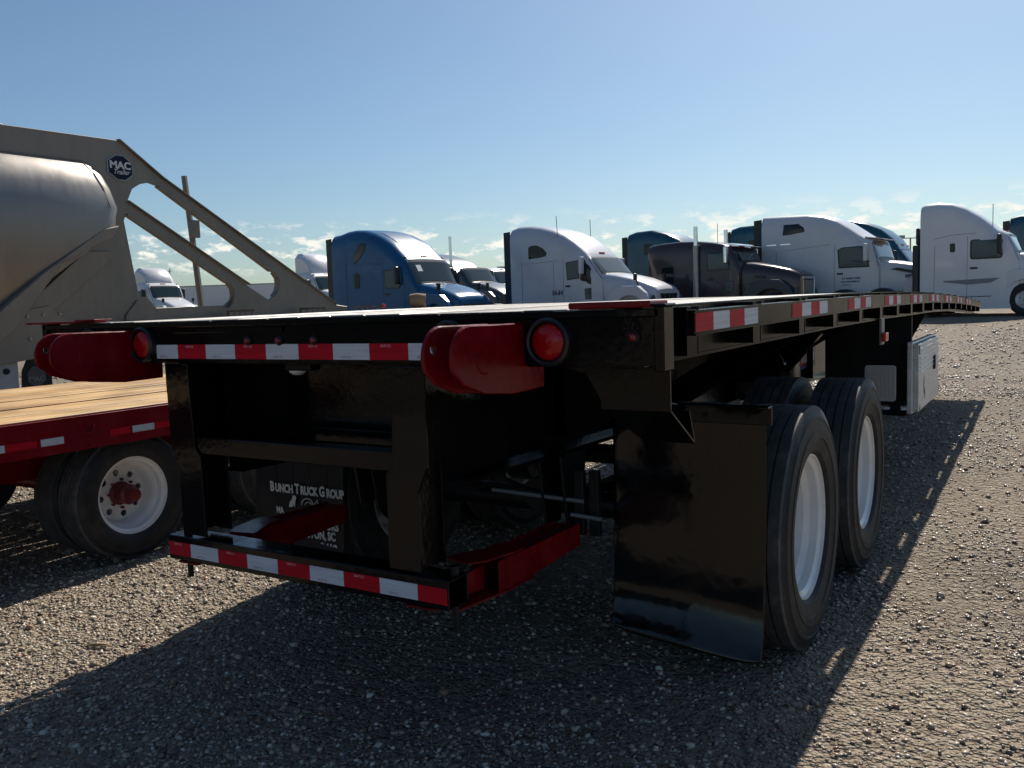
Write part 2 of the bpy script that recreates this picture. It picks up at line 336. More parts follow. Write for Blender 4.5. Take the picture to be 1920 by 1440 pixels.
# ------------------------------------------------------------------ wheels
def tyre_bm(rad, w, grooves=4):
    h = w/2; pr = []
    bead = rad*.585
    side = [(-h*.62, bead), (-h*.80, bead+.012), (-h*.86, bead+.020), (-h*.885, bead+.022), (-h*.97, bead + (rad-bead)*.35), (-h*1.0, bead + (rad-bead)*.36), (-h*1.01, bead + (rad-bead)*.52), (-h*.985, bead + (rad-bead)*.53), (-h*.96, bead+(rad-bead)*.72), (-h*.975, bead+(rad-bead)*.73), (-h*.965, bead+(rad-bead)*.78), (-h*.94, bead+(rad-bead)*.79), (-h*.86, rad-.012)]
    pr += side
    tw = h*.82; gw = w*.016
    pr.append((-tw, rad))
    for k in range(grooves):
        c = -tw + 2*tw*(k+1)/(grooves+1)
        pr += [(c-gw, rad+.001), (c-gw*.8, rad-.013), (c+gw*.8, rad-.013), (c+gw, rad+.001)]
    pr.append((tw, rad)); pr += [(-a, b) for a, b in side[::-1]]
    return pr
def make_wheel_meshes(prefix, rad, w, rimr, depth, tread_w=None):
    """axis along x, outer face towards +x, centre of tyre at 0"""
    bm = nb(); lathe(bm, tyre_bm(rad, w), (0,0,0), 'x', 72, close=True); bmesh.ops.recalc_face_normals(bm, faces=bm.faces)
    t = bpy.data.meshes.new('tyre'); bm.to_mesh(t); bm.free(); t.materials.append(TYRE); t.materials.append(TREAD); t.shade_smooth(); t.set_sharp_from_angle(angle=R(40))
    for p in t.polygons:
        c = p.center
        if math.hypot(c.y, c.z) > rad*.96: p.material_index = 1
    h = w*.5
    bm = nb()
    lip = h*.74
    pr = [(lip+.004, rimr-.004), (lip+.004, rimr+.004), (lip, rimr), (lip-.012, rimr-.004), (lip-.02, rimr-.018), (lip-.05, rimr-.022), (lip-.075, rimr-.045), (lip-depth*.75, rimr-.050), (lip-depth, rimr-.062),
          (-lip+.02, rimr-.04), (-lip, rimr+.004), (-lip-.003, rimr), (-lip+.02, rimr-.05), (lip-depth-.012, rimr-.075), (lip-depth+.01, rimr-.07), (lip-depth*.7, rimr-.058), (lip-.078, rimr-.053), (lip-.054, rimr-.03), (lip-.02, rimr-.026), (lip-.008, rimr-.008)]
    lathe(bm, pr, (0,0,0), 'x', 64, close=True)
    rim = bm
    disc_r = rimr-.062
    holes = []
    nh = 8
    for k in range(nh):
        a = 360*k/nh+10; cx, cy = disc_r*.74*math.cos(R(a)), disc_r*.74*math.sin(R(a)); holes.append([(cx+disc_r*.12*math.cos(R(t)), cy+disc_r*.12*math.sin(R(t))) for t in range(0, 360, 36)])
    holes.append([(disc_r*.36*math.cos(R(t)), disc_r*.36*math.sin(R(t))) for t in range(0, 360, 15)])
    holed(rim, [(disc_r*math.cos(R(t)), disc_r*math.sin(R(t))) for t in range(0, 360, 6)], holes, 'x', lip-depth+.008, lip-depth-.004)
    bmesh.ops.recalc_face_normals(rim, faces=rim.faces)
    rm = bpy.data.meshes.new('rim'); rim.to_mesh(rm); rim.free(); rm.materials.append(RIMW); rm.shade_smooth(); rm.set_sharp_from_angle(angle=R(35))
    return t, rm, lip, disc_r
def hub_mesh(m, lip, depth, dr, out=.06):
    bm = nb(); a = lip-depth
    lathe(bm, [(a-.01, dr*.42), (a+.02, dr*.42), (a+.03, dr*.34), (a+.05+out*.5, dr*.30), (a+.055+out*.5, dr*.36), (a+.065+out*.5, dr*.36), (a+.07+out*.6, dr*.27), (a+.08+out, dr*.22), (a+.082+out, dr*.06)], (0,0,0), 'x', 28)
    for k in range(8):
        t = 2*math.pi*k/8; c = (a+.02, dr*.5*math.cos(t), dr*.5*math.sin(t)); lathe(bm, [(0, dr*.05), (.02, dr*.05), (.025, dr*.03)], c, 'x', 6)
    bmesh.ops.recalc_face_normals(bm, faces=bm.faces)
    me = bpy.data.meshes.new('hub'); bm.to_mesh(me); bm.free(); me.materials.append(m); me.shade_smooth(); me.set_sharp_from_angle(angle=R(35)); return me
BIG = make_wheel_meshes('big', .505, .275, .2985, .19)
SML = make_wheel_meshes('small', .385, .20, .236, .145)
def wheel(parent, W, x, y, z, side, hub=None):
    """side +1: dish faces +x"""
    t, rm, lip, dr = W
    o = link('wheel', t, parent, loc=(x, y, z)); o.rotation_euler = (random.uniform(0, 1) if side > 0 else random.uniform(0, 1), 0, 0 if side > 0 else math.pi)
    r = link('rim', rm, o)
    if hub: link('hub', hub, o)
    return o

# ------------------------------------------------------------------ main black flatbed
LEN = 10.75
CZ = [(-.3, 1.443), (0, 1.446), (1, 1.452), (1.8, 1.456), (3, 1.460), (4.6, 1.452), (5.8, 1.440), (7.6, 1.398), (9.1, 1.350), (10.35, 1.302), (11, 1.28)]
BZ = [(-.3, 1.300), (0, 1.300), (2.5, 1.306), (3.9, 1.300), (4.9, 1.289), (6.26, 1.278), (8.19, 1.238), (9.5, 1.19), (10.8, 1.138), (11, 1.13)]
def interp(T, y):
    for (a, u), (b, v) in zip(T, T[1:]):
        if y <= b: return u + (v-u)*(y-a)/(b-a)
    return T[-1][1]
cz = lambda y: interp(CZ, y); bz = lambda y: interp(BZ, y)
def ysamp(y0, y1, n): return [y0 + (y1-y0)*i/n for i in range(n+1)]
def strip(bm, x0, x1, ys, zt, zb):
    P = []
    for y in ys: P.append([bm.verts.new(p) for p in ((x0, y, zb(y)), (x1, y, zb(y)), (x1, y, zt(y)), (x0, y, zt(y)))])
    for A, B in zip(P, P[1:]):
        for k in range(4): bm.faces.new((A[k], A[(k+1) % 4], B[(k+1) % 4], B[k]))
    bm.faces.new(P[0]); bm.faces.new(P[-1][::-1]); return bm

T = thing('flatbed_trailer', 'long glossy black flatbed trailer with wooden deck and red rear brackets, nearest the camera', 'trailer')
# deck planks
npl = 17; x0, x1 = -1.225, 1.225; w = (x1-x0)/npl
for i in range(npl):
    a = x0 + i*w; dz = random.uniform(-.0015, .0035); e0 = .004 + random.uniform(0, .006)
    bm = strip(nb(), a+.003, a+w-.003, ysamp(e0+.012, LEN-.02, 40), lambda y: cz(y)+dz, lambda y: cz(y)-.0175)
    strip(bm, a-.0004 if i % 2 else a+.0006, a+w+.0004 if i % 2 else a+w-.0006, ysamp(e0+.014, LEN-.022, 40), lambda y: cz(y)-.0178-.001*(i % 2), lambda y: cz(y)-.036)
    obj('deck_plank', bm, OLDWOOD, T, bev=.002)
# side channels (web, top flange, bottom flange) and rub rail
for s in (-1, 1):
    X = lambda a, b: (min(s*a, s*b), max(s*a, s*b))
    bm = nb(); strip(bm, *X(1.26, 1.274), ysamp(.06, LEN, 36), lambda y: cz(y)-.004, bz)
    strip(bm, *X(1.228, 1.276), ysamp(.058, LEN+.002, 36), lambda y: cz(y)+.002, lambda y: cz(y)-.0055)
    strip(bm, *X(1.20, 1.2785), ysamp(.02, LEN-.002, 36), lambda y: bz(y)-.0005, lambda y: bz(y)-.010)
    obj('side_beam', bm, BLACKS, T)
    bm = nb(); strip(bm, *X(1.345, 1.358), ysamp(.226, LEN, 40), lambda y: cz(y)-.018, lambda y: cz(y)-.080)
    strip(bm, *X(1.302, 1.361), ysamp(.227, LEN-.001, 40), lambda y: cz(y)-.0145, lambda y: cz(y)-.019)
    strip(bm, *X(1.302, 1.362), ysamp(.227, LEN-.001, 40), lambda y: cz(y)-.0785, lambda y: cz(y)-.084)
    obj('rub_rail', bm, BLACKS, T)
    for k in range(18):
        y = .20 + .6096*k
        if y > LEN-.05: continue
        bm = nb(); zt = cz(y)-.009; zb = bz(y)+.0095
        for q in ((y, y+.006), (y+.089, y+.095)): box(bm, *X(1.2755, 1.346), q[0], q[1], zb, zt)
        box(bm, *X(1.337, 1.3445), y+.007, y+.088, zb, zt-.002)
        box(bm, *X(1.2765, 1.352), y-.012, y+.016, zt+.0008, zt+.0056)
        box(bm, *X(1.2765, 1.352), y+.079, y+.107, zt+.0008, zt+.0056)
        box(bm, *X(1.2795, 1.301), y-.06, y+.155, zb+.02, zt-.012)
        obj('stake_pocket', bm, BLACKS, T)
    # reflective tape along the rail, pairs of red and white
    y = .232
    for gi in range(9):
        for k in range(4):
            ya = y + .1475*k; yb = ya + .146
            if yb > LEN: break
            c = RTAPE if k % 2 == 0 else WTAPE
            obj('reflective_tape', strip(nb(), *X(1.3583, 1.3597), ysamp(ya, yb, 2), lambda q: cz(q)-.0225, lambda q: cz(q)-.0745), c, T)
        y += 1.03
    # crossmember ends and inner long sill
    for k in range(18):
        y = .5 + .6*k
        if y > LEN-.2: continue
        if s == 1:
            bm = nb(); box(bm, -1.255, 1.255, y, y+.006, bz(y)+.02, cz(y)-.037); box(bm, -1.255, 1.255, y-.03, y+.03, bz(y)+.014, bz(y)+.0195)
            obj('crossmember', bm, BLACKR, T)
# rear header
bm = nb(); box(bm, -1.356, 1.356, 0, .012, 1.298, 1.424); box(bm, -1.30, 1.30, .0125, .07, 1.292, 1.2985); box(bm, -1.30, 1.30, .0125, .055, 1.400, 1.409)
obj('rear_header', bm, BLACK, T, bev=.0015)
bm = nb(); box(bm, -1.352, 1.352, -.012, .014, 1.4245, 1.443); box(bm, -1.05, 1.05, -.0125, .003, 1.4435, 1.4465); obj('header_cap', bm, BLACKF, T, bev=.002)
for s in (-1, 1):
    bm = nb(); box(bm, min(s*1.338, s*1.366), max(s*1.338, s*1.366), -.012, .055, 1.285, 1.449); box(bm, min(s*1.30, s*1.372), max(s*1.30, s*1.372), -.016, .06, 1.4495, 1.456)
    box(bm, min(s*1.276, s*1.337), max(s*1.276, s*1.337), .05, .056, 1.303, 1.43)
    obj('corner_post', bm, BLACK, T, bev=.003)
# small bar under the cap (light bracket strip) and marker dots
pbox('lamp_shield', BLACK, T, -.62, .02, -.010, -.0005, 1.402, 1.419, .002)
LENS = mat('red_lamp_lens', (.42, .004, .006), .12, bump=(90, .6), coat=.6)
LENSD = mat('dark_red_lens', (.16, .004, .006), .15, coat=.5)
for x in (-.517+.37, -.368+.37, -.208+.37, .91+.37, -1.27):
    bm = nb(); lathe(bm, [(.001, .017), (-.006, .017), (-.009, .014)], (x, 0, 1.373), 'y', 20); o = obj('marker_lamp', bm, BLACKR, T, smooth=True)
    bm = nb(); lathe(bm, [(-.009, .012), (-.014, .0105), (-.018, .006), (-.0185, .0001)], (x, 0, 1.373), 'y', 16); obj('lens', bm, LENSD, o, smooth=True)
GLW = mat('lens_facets', (.40, .003, .006), .07, spec=.4, bump=(160, .6), bdist=.001)
for x in (-1.035, -.708, .708, 1.035):
    bm = nb(); lathe(bm, [(.0, .066), (-.020, .066), (-.027, .060), (-.024, .054), (-.008, .052), (-.006, .0001)], (x, -.0005, 1.362), 'y', 40); o = obj('tail_lamp', bm, mat('rubber_grommet', (.012, .012, .014), .45), T, smooth=True)
    bm = nb(); rings = []
    for j, (r, yy) in enumerate(((.0515, -.010), (.049, -.018), (.037, -.026), (.022, -.031), (.0, -.033))):
        rings.append([bm.verts.new((x + r*math.cos(2*math.pi*(k+.5*j)/14), yy, 1.362 + r*math.sin(2*math.pi*(k+.5*j)/14))) for k in range(14 if r else 1)])
    for A, B in zip(rings, rings[1:]):
        for k in range(14):
            if len(B) > 1: bm.faces.new((A[k], A[(k+1) % 14], B[k])); bm.faces.new((A[(k+1) % 14], B[(k+1) % 14], B[k]))
            else: bm.faces.new((A[k], A[(k+1) % 14], B[0]))
    obj('lens', bm, GLW, o)
# header tape
TINY = mat('tape_print', (.30, .10, .10), .5); TINYW = mat('tape_print_light', (.75, .5, .5), .5)
def tapes(X0, edges, yf, z0, z1, first_white):
    for k, (a, b) in enumerate(zip(edges, edges[1:])):
        wht = (k % 2 == 0) == first_white
        o = pbox('reflective_tape', WTAPE if wht else RTAPE, T, a+.0006, b-.0006, yf-.0014, yf, z0, z1, 0)
        if b-a > .12:
            if wht: text('tape_print', 'DOT-C2', .011, TINY, o, ((a+b)/2-.02, yf-.0016, z0+.008), ext=.0001)
            else: text('tape_print', 'DOT-C2', .011, TINYW, o, ((a+b)/2-.01, yf-.0016, z1-.008), ext=.0001)
e = [-.645] + [-.5228+.1524*k for k in range(8)] + [.69]
tapes(0, e, -.0002, 1.3095, 1.3603, True)
# red lift brackets: twin rounded plates left and right
for s in (-1, 1):
    o0 = None
    for j, xc in enumerate((.858, .945) if s > 0 else (.765, .855)):
        pts = [(.11, 1.405), (0.0, 1.415)] + [(-.14, 1.416)] + arc(-.262, 1.338, .080, 88, 205, 10) + [(-.29, 1.268), (-.20, 1.238), (-.06, 1.224), (.105, 1.228)]
        holes = [arc(-.30, 1.36, .011, 0, 345, 11)] if (j == 1) == (s < 0) else []
        bm = nb(); tt = .012
        xa = s*xc
        holed(bm, pts, holes, 'x', xa-tt/2, xa+tt/2)
        # keep the front of the plate clear of the header
        obj('lift_bracket_plate', bm, REDP, T, bev=.003)
    bm = nb(); ga, gb = (.865, .938) if s > 0 else (-.848, -.772); box(bm, ga, gb, -.060, -.001, 1.304, 1.318); box(bm, ga, gb, -.014, -.002, 1.3185, 1.41)
    obj('bracket_web', bm, REDP, T, bev=.002)
    bm = nb(); pr = arc(0, 0, .03, 150, 390, 12); tube(bm, [((.9515 if s > 0 else -.7585), -.20+.035*math.cos(R(a)), 1.325+.035*math.sin(R(a))) for a in range(150, 300, 15)], .0022, 6); obj('weld_bead', bm, REDP, T, smooth=True)
    # red plate on top of the corner
    xa, xb = (1.10, 1.333) if s > 0 else (-1.45, -1.10)
    bm = nb(); prism(bm, [(xa, -.02), (xb, -.02), (xb, .10), (xa+.04, .10)] if s > 0 else [(xa, -.03), (xb, -.03), (xb+.03, .09), (xa, .12)], 'z', 1.4478, 1.4645 if s > 0 else 1.457)
    obj('corner_plate', bm, REDP, T, bev=.003)
    if s < 0: pbox('plate_strip', REDP, T, -1.11, -.975, -.028, .05, 1.4575, 1.463, .002)
# underframe: main I beams, fish belly
WEBZ = [(0, .885), (.3, .885), (1.4, .87), (4.5, .80), (5.6, .76), (7.2, .78), (8.0, .92), (8.8, 1.12), (LEN, 1.08)]
for s in (-1, 1):
    xc = .47*s
    bm = nb(); Zb = lambda y: interp(WEBZ, y); ys = ysamp(.16, LEN-.1, 44)
    strip(bm, xc-.006, xc+.006, ys, lambda y: bz(y)+.012, Zb)
    strip(bm, xc-.062, xc+.062, ysamp(.162, LEN-.102, 44), lambda y: Zb(y)-.0005, lambda y: Zb(y)-.016)
    obj('main_beam', bm, BLACK, T)
    for y in (1.0, 2.2, 3.2, 4.2, 5.2, 6.2):
        bm = nb(); box(bm, xc-.058, xc+.058, y, y+.010, Zb(y)+.002, bz(y)-.002); obj('beam_stiffener', bm, BLACK, T)
# rear frame: posts, crossbars, panels, bumper
for s in (-1, 1):
    p = [(.476, 1.290), (.60, 1.290), (.598, .985), (.560, .905), (.558, .655), (.432, .655), (.435, .955), (.462, .985)]
    bm = nb(); prism(bm, [(s*a, b) for a, b in p], 'y', -.004, .006); obj('post_flange', bm, BLACK, T, bev=.002)
    p = [(.007, 1.289), (.298, 1.289), (.298, 1.0), (.16, .96), (.115, .90), (.115, .656), (.007, .656)]
    bm = nb(); xc = s*.54; prism(bm, p, 'x', xc-.005, xc+.005); obj('post_web', bm, BLACK, T, bev=.001)
    bm = nb(); box(bm, s*.50-.06, s*.50+.06, .116, .124, .656, .985) ; obj('post_rear_flange', bm, BLACK, T, bev=.001)
bm = nb(); box(bm, -.461, .461, .004, .012, .962, 1.022); box(bm, -.461, .461, .0125, .075, 1.014, 1.022); box(bm, -.461, .461, .0125, .075, .962, .970)
obj('cross_channel', bm, BLACK, T, bev=.002)
bm = nb(); box(bm, -.535, .535, .30, .306, 1.00, 1.296); obj('rear_panel', bm, BLACK, T)
bm = nb(); box(bm, -.31, .531, .290, .2985, .985, 1.03); obj('panel_stiffener', bm, BLACK, T)
pbox('licence_lamp_bracket', BLACKR, T, -.09, .03, .10, .16, 1.262, 1.29, .006)
bm = nb(); lathe(bm, [(.0, .03), (-.006, .03), (-.016, .018), (-.018, .0001)], (-.055, .13, 1.262), 'z', 20); obj('licence_lamp', bm, mat('clear_lens', (.75, .76, .78), .2), T, smooth=True)
# bumper bar: box section with open end
bm = nb(); box(bm, -.655, .655, 0, .006, .548, .640); box(bm, -.655, .655, .0065, .105, .634, .640); box(bm, -.655, .655, .0065, .105, .548, .554); box(bm, -.655, .655, .099, .105, .5545, .6335)
obj('bumper_bar', bm, BLACK, T, bev=.002)
e = [-.651] + [-.5284+.1524*k for k in range(8)] + [.651]
tapes(0, e, -.0002, .566, .617, False)
for s in (-1, 1):
    X = lambda a, b: (min(s*a, s*b), max(s*a, s*b))
    # red box beams running forward from the bumper ends
    dz_ = .0 if s > 0 else -.022; ye_ = .88 if s > 0 else .84
    bm = nb(); prof_ = [(.30, .512+dz_), (.30, .6195+dz_), (ye_, .6125+dz_), (ye_, .527+dz_), (.50, .512+dz_)]
    for xa_, xb_ in ((.637, .645), (.530, .538)): prism(bm, prof_, 'x', *X(xa_, xb_))
    prism(bm, [(s*.46, .245), (s*.575, .22), (s*.615, .275), (s*.645, .40), (s*.645, .46), (s*.53, .46), (s*.53, .40)], 'z', .620+dz_, .628+dz_)
    prism(bm, [(s*.50, .108 if s > 0 else .32), (s*.61, .108 if s > 0 else .32), (s*.648, .34), (s*.648, .52), (s*.53, .52), (s*.52, .34)], 'z', .503+dz_, .5115+dz_)
    prism(bm, [(X(.5385, .6365)[0], .461), (X(.5385, .6365)[1], .461), (X(.5385, .6365)[1], ye_), (X(.5385, .6365)[0], ye_)], 'z', .596+dz_, .604+dz_)
    obj('forklift_tube', bm, REDP, T, bev=.002)
    bm = nb(); prism(bm, [(s*.49, -.005), (s*.60, -.005), (s*.64, .10), (s*.61, .107), (s*.50, .107)], 'z', .540, .5465); obj('lower_plate', bm, REDP, T, bev=.002)
    bm = nb(); prism(bm, [(.106, .60), (.299, .60), (.299, .516), (.106, .5465)], 'x', *X(.575, .583)); obj('gusset', bm, REDP, T)
    bm = nb(); tube(bm, [(s*.63, .07, .546), (s*.63, .07, .46)], .011, 8); o_ = obj('pin_head', tube(nb(), [(s*.63, .07, .6405), (s*.63, .07, .668)], .016, 8), BLACKR, T, smooth=True); obj('pin', bm, BLACKR, T, smooth=True)
    # mud flap hanger: folded sheet, open at its outer end
    bm = nb(); prism(bm, [(.80*s, 1.285), (.80*s, 1.262), (.915*s, 1.236), (.965*s, 1.15), (.965*s, 1.122), (1.20*s, 1.122), (1.20*s, 1.285)], 'y', .44, .448)
    for q, (P0_, P1_) in enumerate((((.440, 1.121), (.645, .992)), ((.645, .992), (.600, 1.10)))):
        y0_, z0_ = P0_; y1_, z1_ = P1_
        vs_ = [bm.verts.new(p_) for p_ in ((s*(.97 if q == 0 else 1.02), y0_, z0_), (s*1.20, y0_, z0_), (s*1.20, y1_, z1_), (s*1.02, y1_, z1_))]
        v2_ = [bm.verts.new(v_.co + Vector((0, .0045, .0055))) for v_ in vs_]
        bm.faces.new(vs_); bm.faces.new(v2_[::-1])
        for k_ in range(4): bm.faces.new((vs_[k_], vs_[(k_+1) % 4], v2_[(k_+1) % 4], v2_[k_]))
    obj('flap_hanger', bm, BLACK, T)
    bm = nb(); prism(bm, [(.46, 1.19), (.46, 1.15), (1.02, 1.04), (1.02, 1.07)], 'x', *X(1.0, 1.008)); obj('hanger_gusset', bm, BLACK, T)
    bm = nb(); box(bm, *X(.70, 1.345), 1.026, 1.036, 1.005, 1.075); box(bm, *X(.70, 1.345), .985, 1.0255, 1.067, 1.075); obj('hanger_bar', bm, BLACK, T, bev=.002)
    for k in range(4):
        bm = nb(); lathe(bm, [(0, .009), (-.007, .009), (-.010, .006)], (s*(.78+.16*k), 1.0258, 1.035), 'y', 6); obj('bolt', bm, BLACKR, T)
    # flap sheet, curls towards the rear at its foot
    bm = nb(); rows = 26; cols = 10; P = []
    for i in range(rows+1):
        t = i/rows; z = 1.04 - t*.885; curl = max(0, t-.78)/.22; y = 1.045 - .03*t - .046*curl**1.5 + .006*math.sin(t*5)
        z += .012*curl**2
        row = []
        for k in range(cols+1):
            u = k/cols; x = s*(.715 + .61*u); yy = y + .010*math.sin(u*3.1+t*2)*t
            zz = z + .012*t*(1 if s > 0 else 0) - .045*u*t*(1 if s > 0 else .2)
            if i == rows and k in (0, cols): zz += .022
            row.append(bm.verts.new((x, yy, zz)))
        P.append(row)
    for A, B in zip(P, P[1:]):
        for k in range(cols): bm.faces.new((A[k], A[k+1], B[k+1], B[k]))
    fl = obj('mud_flap', bm, BLACKF if s > 0 else BLACKR, T, smooth=True)
    fl.modifiers.clear(); so_ = fl.modifiers.new('solid', 'SOLIDIFY'); so_.thickness = .007
    sb = fl.modifiers.new('sub', 'SUBSURF'); sb.levels = 1; sb.render_levels = 1
    if s < 0:
        fl['label'] = 'dull black mud flap with white BUNCH TRUCK GROUP lettering'
        LT = mat('flap_lettering', (.62, .60, .55), .5)
        def ft(s_, size, x, z, sx=1, off=.0022): return text('lettering', s_, size, LT, fl, (x, 1.012, z), ext=.0008, off=off, sx=sx)
        cx = -.975
        for w_, xx in (('B', -1.188), ('T', -1.012), ('G', -.843)): ft(w_, .070, xx, .580, .72, .0026)
        ft('UNCH', .058, -1.103, .576, .74, .0026); ft('RUCK', .058, -.931, .576, .74, .0026); ft('ROUP', .058, -.757, .576, .74, .0026)
        ft('MA', .045, -1.14, .462, .8); ft('TORS', .056, -.80, .412, .78, .0024)
        ft('CHARLESTON, SC', .058, -.945, .361, .76, .0024); ft('72-3419', .060, -.852, .300, .92, .0026)
        bm = nb(); tube(bm, [(-.945+.04*math.cos(R(a)), 1.012, .505+.034*math.sin(R(a))) for a in range(180, -10, -15)], .0028, 5)
        tube(bm, [(-.938+.024*math.cos(R(a)), 1.012, .505+.016*math.sin(R(a))) for a in range(180, -10, -20)], .002, 5)
        tube(bm, [(-.905, 1.012, .505), (-.878, 1.012, .538), (-.872, 1.012, .508)], .0028, 5); obj('arrow_logo', bm, LT, fl)
        bm = nb(); prism(bm, [(-1.075, .485), (-1.05, .488), (-1.045, .505), (-1.035, .487), (-1.027, .52), (-1.02, .538), (-1.03, .548), (-1.045, .545), (-1.05, .528), (-1.068, .51)], 'y', 1.011, 1.013); obj('hound_logo', bm, LT, fl)
        for k in range(5):
            bm = nb(); box(bm, -1.24+.115*k, -1.236+.115*k, .985, .988, .62, .72); obj('flap_rib', bm, BLACKR, fl)
# K bracing under the deck and web slabs of the suspension
for s in (-1, 1):
    X = lambda a, b: (min(s*a, s*b), max(s*a, s*b))
    bm = nb(); tube(bm, [(s*.98, 2.2, 1.285), (s*1.09, 2.2, 1.10)], .022, 4); tube(bm, [(s*1.09, 2.2, 1.10), (s*1.25, 2.2, 1.285)], .022, 4); obj('brace', bm, BLACK, T)
    for y in (1.00, 1.25, 2.2, 3.3):
        bm = nb(); prism(bm, [(s*.48, bz(y)-.003), (s*1.22, bz(y)-.003), (s*.60, .93), (s*.48, .93)], 'y', y, y+.008); obj('gusset', bm, BLACK, T)
    for y in (1.02, 2.24, 3.42):
        bm = nb(); prism(bm, [(y-.11, .86), (y+.11, .86), (y+.06, .56), (y-.06, .56)], 'x', *X(.44, .452)); prism(bm, [(y-.11, .86), (y+.11, .86), (y+.06, .56), (y-.06, .56)], 'x', *X(.54, .552)); obj('spring_hanger', bm, BLACKR, T, bev=.002)
    for y in (1.615, 2.86):
        bm = nb()
        for k in range(4):
            L = .58 - .11*k; ys_ = [y-L + 2*L*j/8 for j in range(9)]
            P = []
            for q in ys_:
                z = .66 - .012*k - .05*(((q-y)/.58)**2)*-1 ; P.append((q, z))
            prism(bm, P + [(a, b-.0105) for a, b in P[::-1]], 'x', *X(.46, .53))
        obj('leaf_spring', bm, BLACKR, T)
for y in (1.615, 2.86):
    bm = nb(); tube(bm, [(-1.0, y, .505), (1.0, y, .505)], .062, 16); ax = obj('axle', bm, BLACKR, T, smooth=True)
    for s in (-1, 1):
        bm = nb(); lathe(bm, [(-.09, .19), (-.09, .205), (.09, .205), (.09, .19)], (s*.76, y, .505), 'x', 32); obj('brake_drum', bm, BLACKR, ax, smooth=True)
    bm = nb(); tube(bm, [(.20, y-.30, .60), (.20, y-.12, .60)], .075, 16); tube(bm, [(.20, y-.12, .60), (.2, y, .58)], .012, 8); obj('brake_chamber', bm, BLACKR, ax, smooth=True)
HUBB = hub_mesh(mat('black_hub', (.012, .012, .013), .35), BIG[2], .19, BIG[3], .0)
HUBR = hub_mesh(mat('red_hub', (.13, .006, .008), .4, var=.3), SML[2], .145, SML[3], .085)
for y in (1.615, 2.86):
    for s in (-1, 1):
        wheel(T, BIG, s*(1.331-.1375*.74), y, .500, s, HUBB)
        wheel(T, BIG, s*.885, y, .500, -s)
# air tank, brake rods, lines
bm = nb(); tube(bm, [(-.35, 4.0, 1.08), (.35, 4.0, 1.08)], .12, 20); obj('air_tank', bm, BLACKR, T, smooth=True)
GREYR = mat('grey_rod', (.30, .31, .31), .35, .5)
for a, b in (((.20, .95, .694), (.625, .95, .682)), ((.57, .95, .624), (.70, .95, .618))):
    bm = nb(); tube(bm, [a, b], .009, 8); obj('air_line', bm, GREYR, T, smooth=True)
HOSE = mat('rubber_hose', (.015, .015, .016), .5)
for k_, pts_ in enumerate((((.1, .9, .86), (.2, 1.1, .70), (.25, 1.35, .62), (.22, 1.5, .60)), ((-.1, .7, .88), (-.05, .9, .72), (.05, 1.2, .66), (.2, 1.4, .62)), ((.3, 1.0, .90), (.42, 1.05, .74), (.5, 1.3, .64)))):
    P4 = [Vector(p_) for p_ in pts_]; sm_ = []
    for q_ in range(len(P4)-1):
        for t_ in (0, .33, .66): sm_.append(P4[q_].lerp(P4[q_+1], t_) + Vector((0, 0, -.02*math.sin(t_*3.14))))
    bm = nb(); tube(bm, sm_ + [P4[-1]], .009, 6); obj('air_hose', bm, HOSE, T, smooth=True)
for yy, xx in ((.93, .60), (.94, .66)):
    bm = nb(); box(bm, xx-.02, xx+.02, yy+.03, yy+.06, .54, .80); obj('line_bracket', bm, BLACKR, T, bev=.002)
# marker lamp bracket on the side
bm = nb(); box(bm, 1.285, 1.299, 3.60, 3.70, 1.14, 1.30); o = obj('marker_bracket', bm, mat('grey_bracket', (.28, .27, .26), .5), T, bev=.002)
bm = nb(); box(bm, 1.2995, 1.325, 3.585, 3.685, 1.16, 1.215); obj('lens', bm, mat('amber_red_lens', (.5, .05, .03), .2), o, bev=.006, seg=2)
# sticker on the beam web
bm = nb(); box(bm, .4765, .4775, 5.0, 5.5, .885, 1.02); o = obj('sticker', bm, mat('sticker_red', (.42, .02, .05), .4), T)
bm = nb(); box(bm, .4766, .4782, 5.0, 5.5, .865, .884); obj('sticker_band', bm, mat('sticker_blue', (.05, .10, .35), .4), o)
bm = nb(); box(bm, .4766, .4782, 5.48, 5.53, .885, 1.02); obj('sticker_band', bm, mat('sticker_white', (.7, .7, .72), .4), o)
bm = nb(); y_ = 5.03
for w_ in (.03, .035, .03, .02, .035, .03, .04, .03, .03): box(bm, .4777, .4785, y_, y_+w_, .91, .985); y_ += w_+.018
o_ = obj('sticker_lettering', bm, mat('sticker_white', (.7, .7, .72), .4), o); o_['kind'] = 'stuff'
# landing gear
for s in (-1, 1):
    X = lambda a, b: (min(s*a, s*b), max(s*a, s*b))
    gy = 8.35; g0 = gz(0, gy)
    bm = nb(); box(bm, *X(.62, .76), gy-.07, gy+.07, .50, 1.23); box(bm, *X(.637, .743), gy-.053, gy+.053, g0+.05, .4995); lg = obj('landing_leg', bm, BLACKR, T, bev=.006)
    bm = nb(); prism(bm, [(gy-.16, g0+.0), (gy+.16, g0), (gy+.11, g0+.05), (gy-.11, g0+.05)], 'x', *X(.56, .82)); obj('foot', bm, BLACKR, lg, bev=.004)
    bm = nb(); prism(bm, [(s*.48, 1.22), (s*1.0, 1.22), (s*.78, .80), (s*.48, .80)], 'y', gy-.012, gy); obj('gusset', bm, BLACKR, T)
    bm = nb(); tube(bm, [(s*.69, gy-.08, .62), (s*.69, gy-1.3, 1.0)], .022, 6); obj('brace', bm, BLACK, T)
bm = nb(); tube(bm, [(-.62, 8.35, .70), (.62, 8.35, .70)], .028, 8); obj('cross_shaft', bm, BLACKR, T)
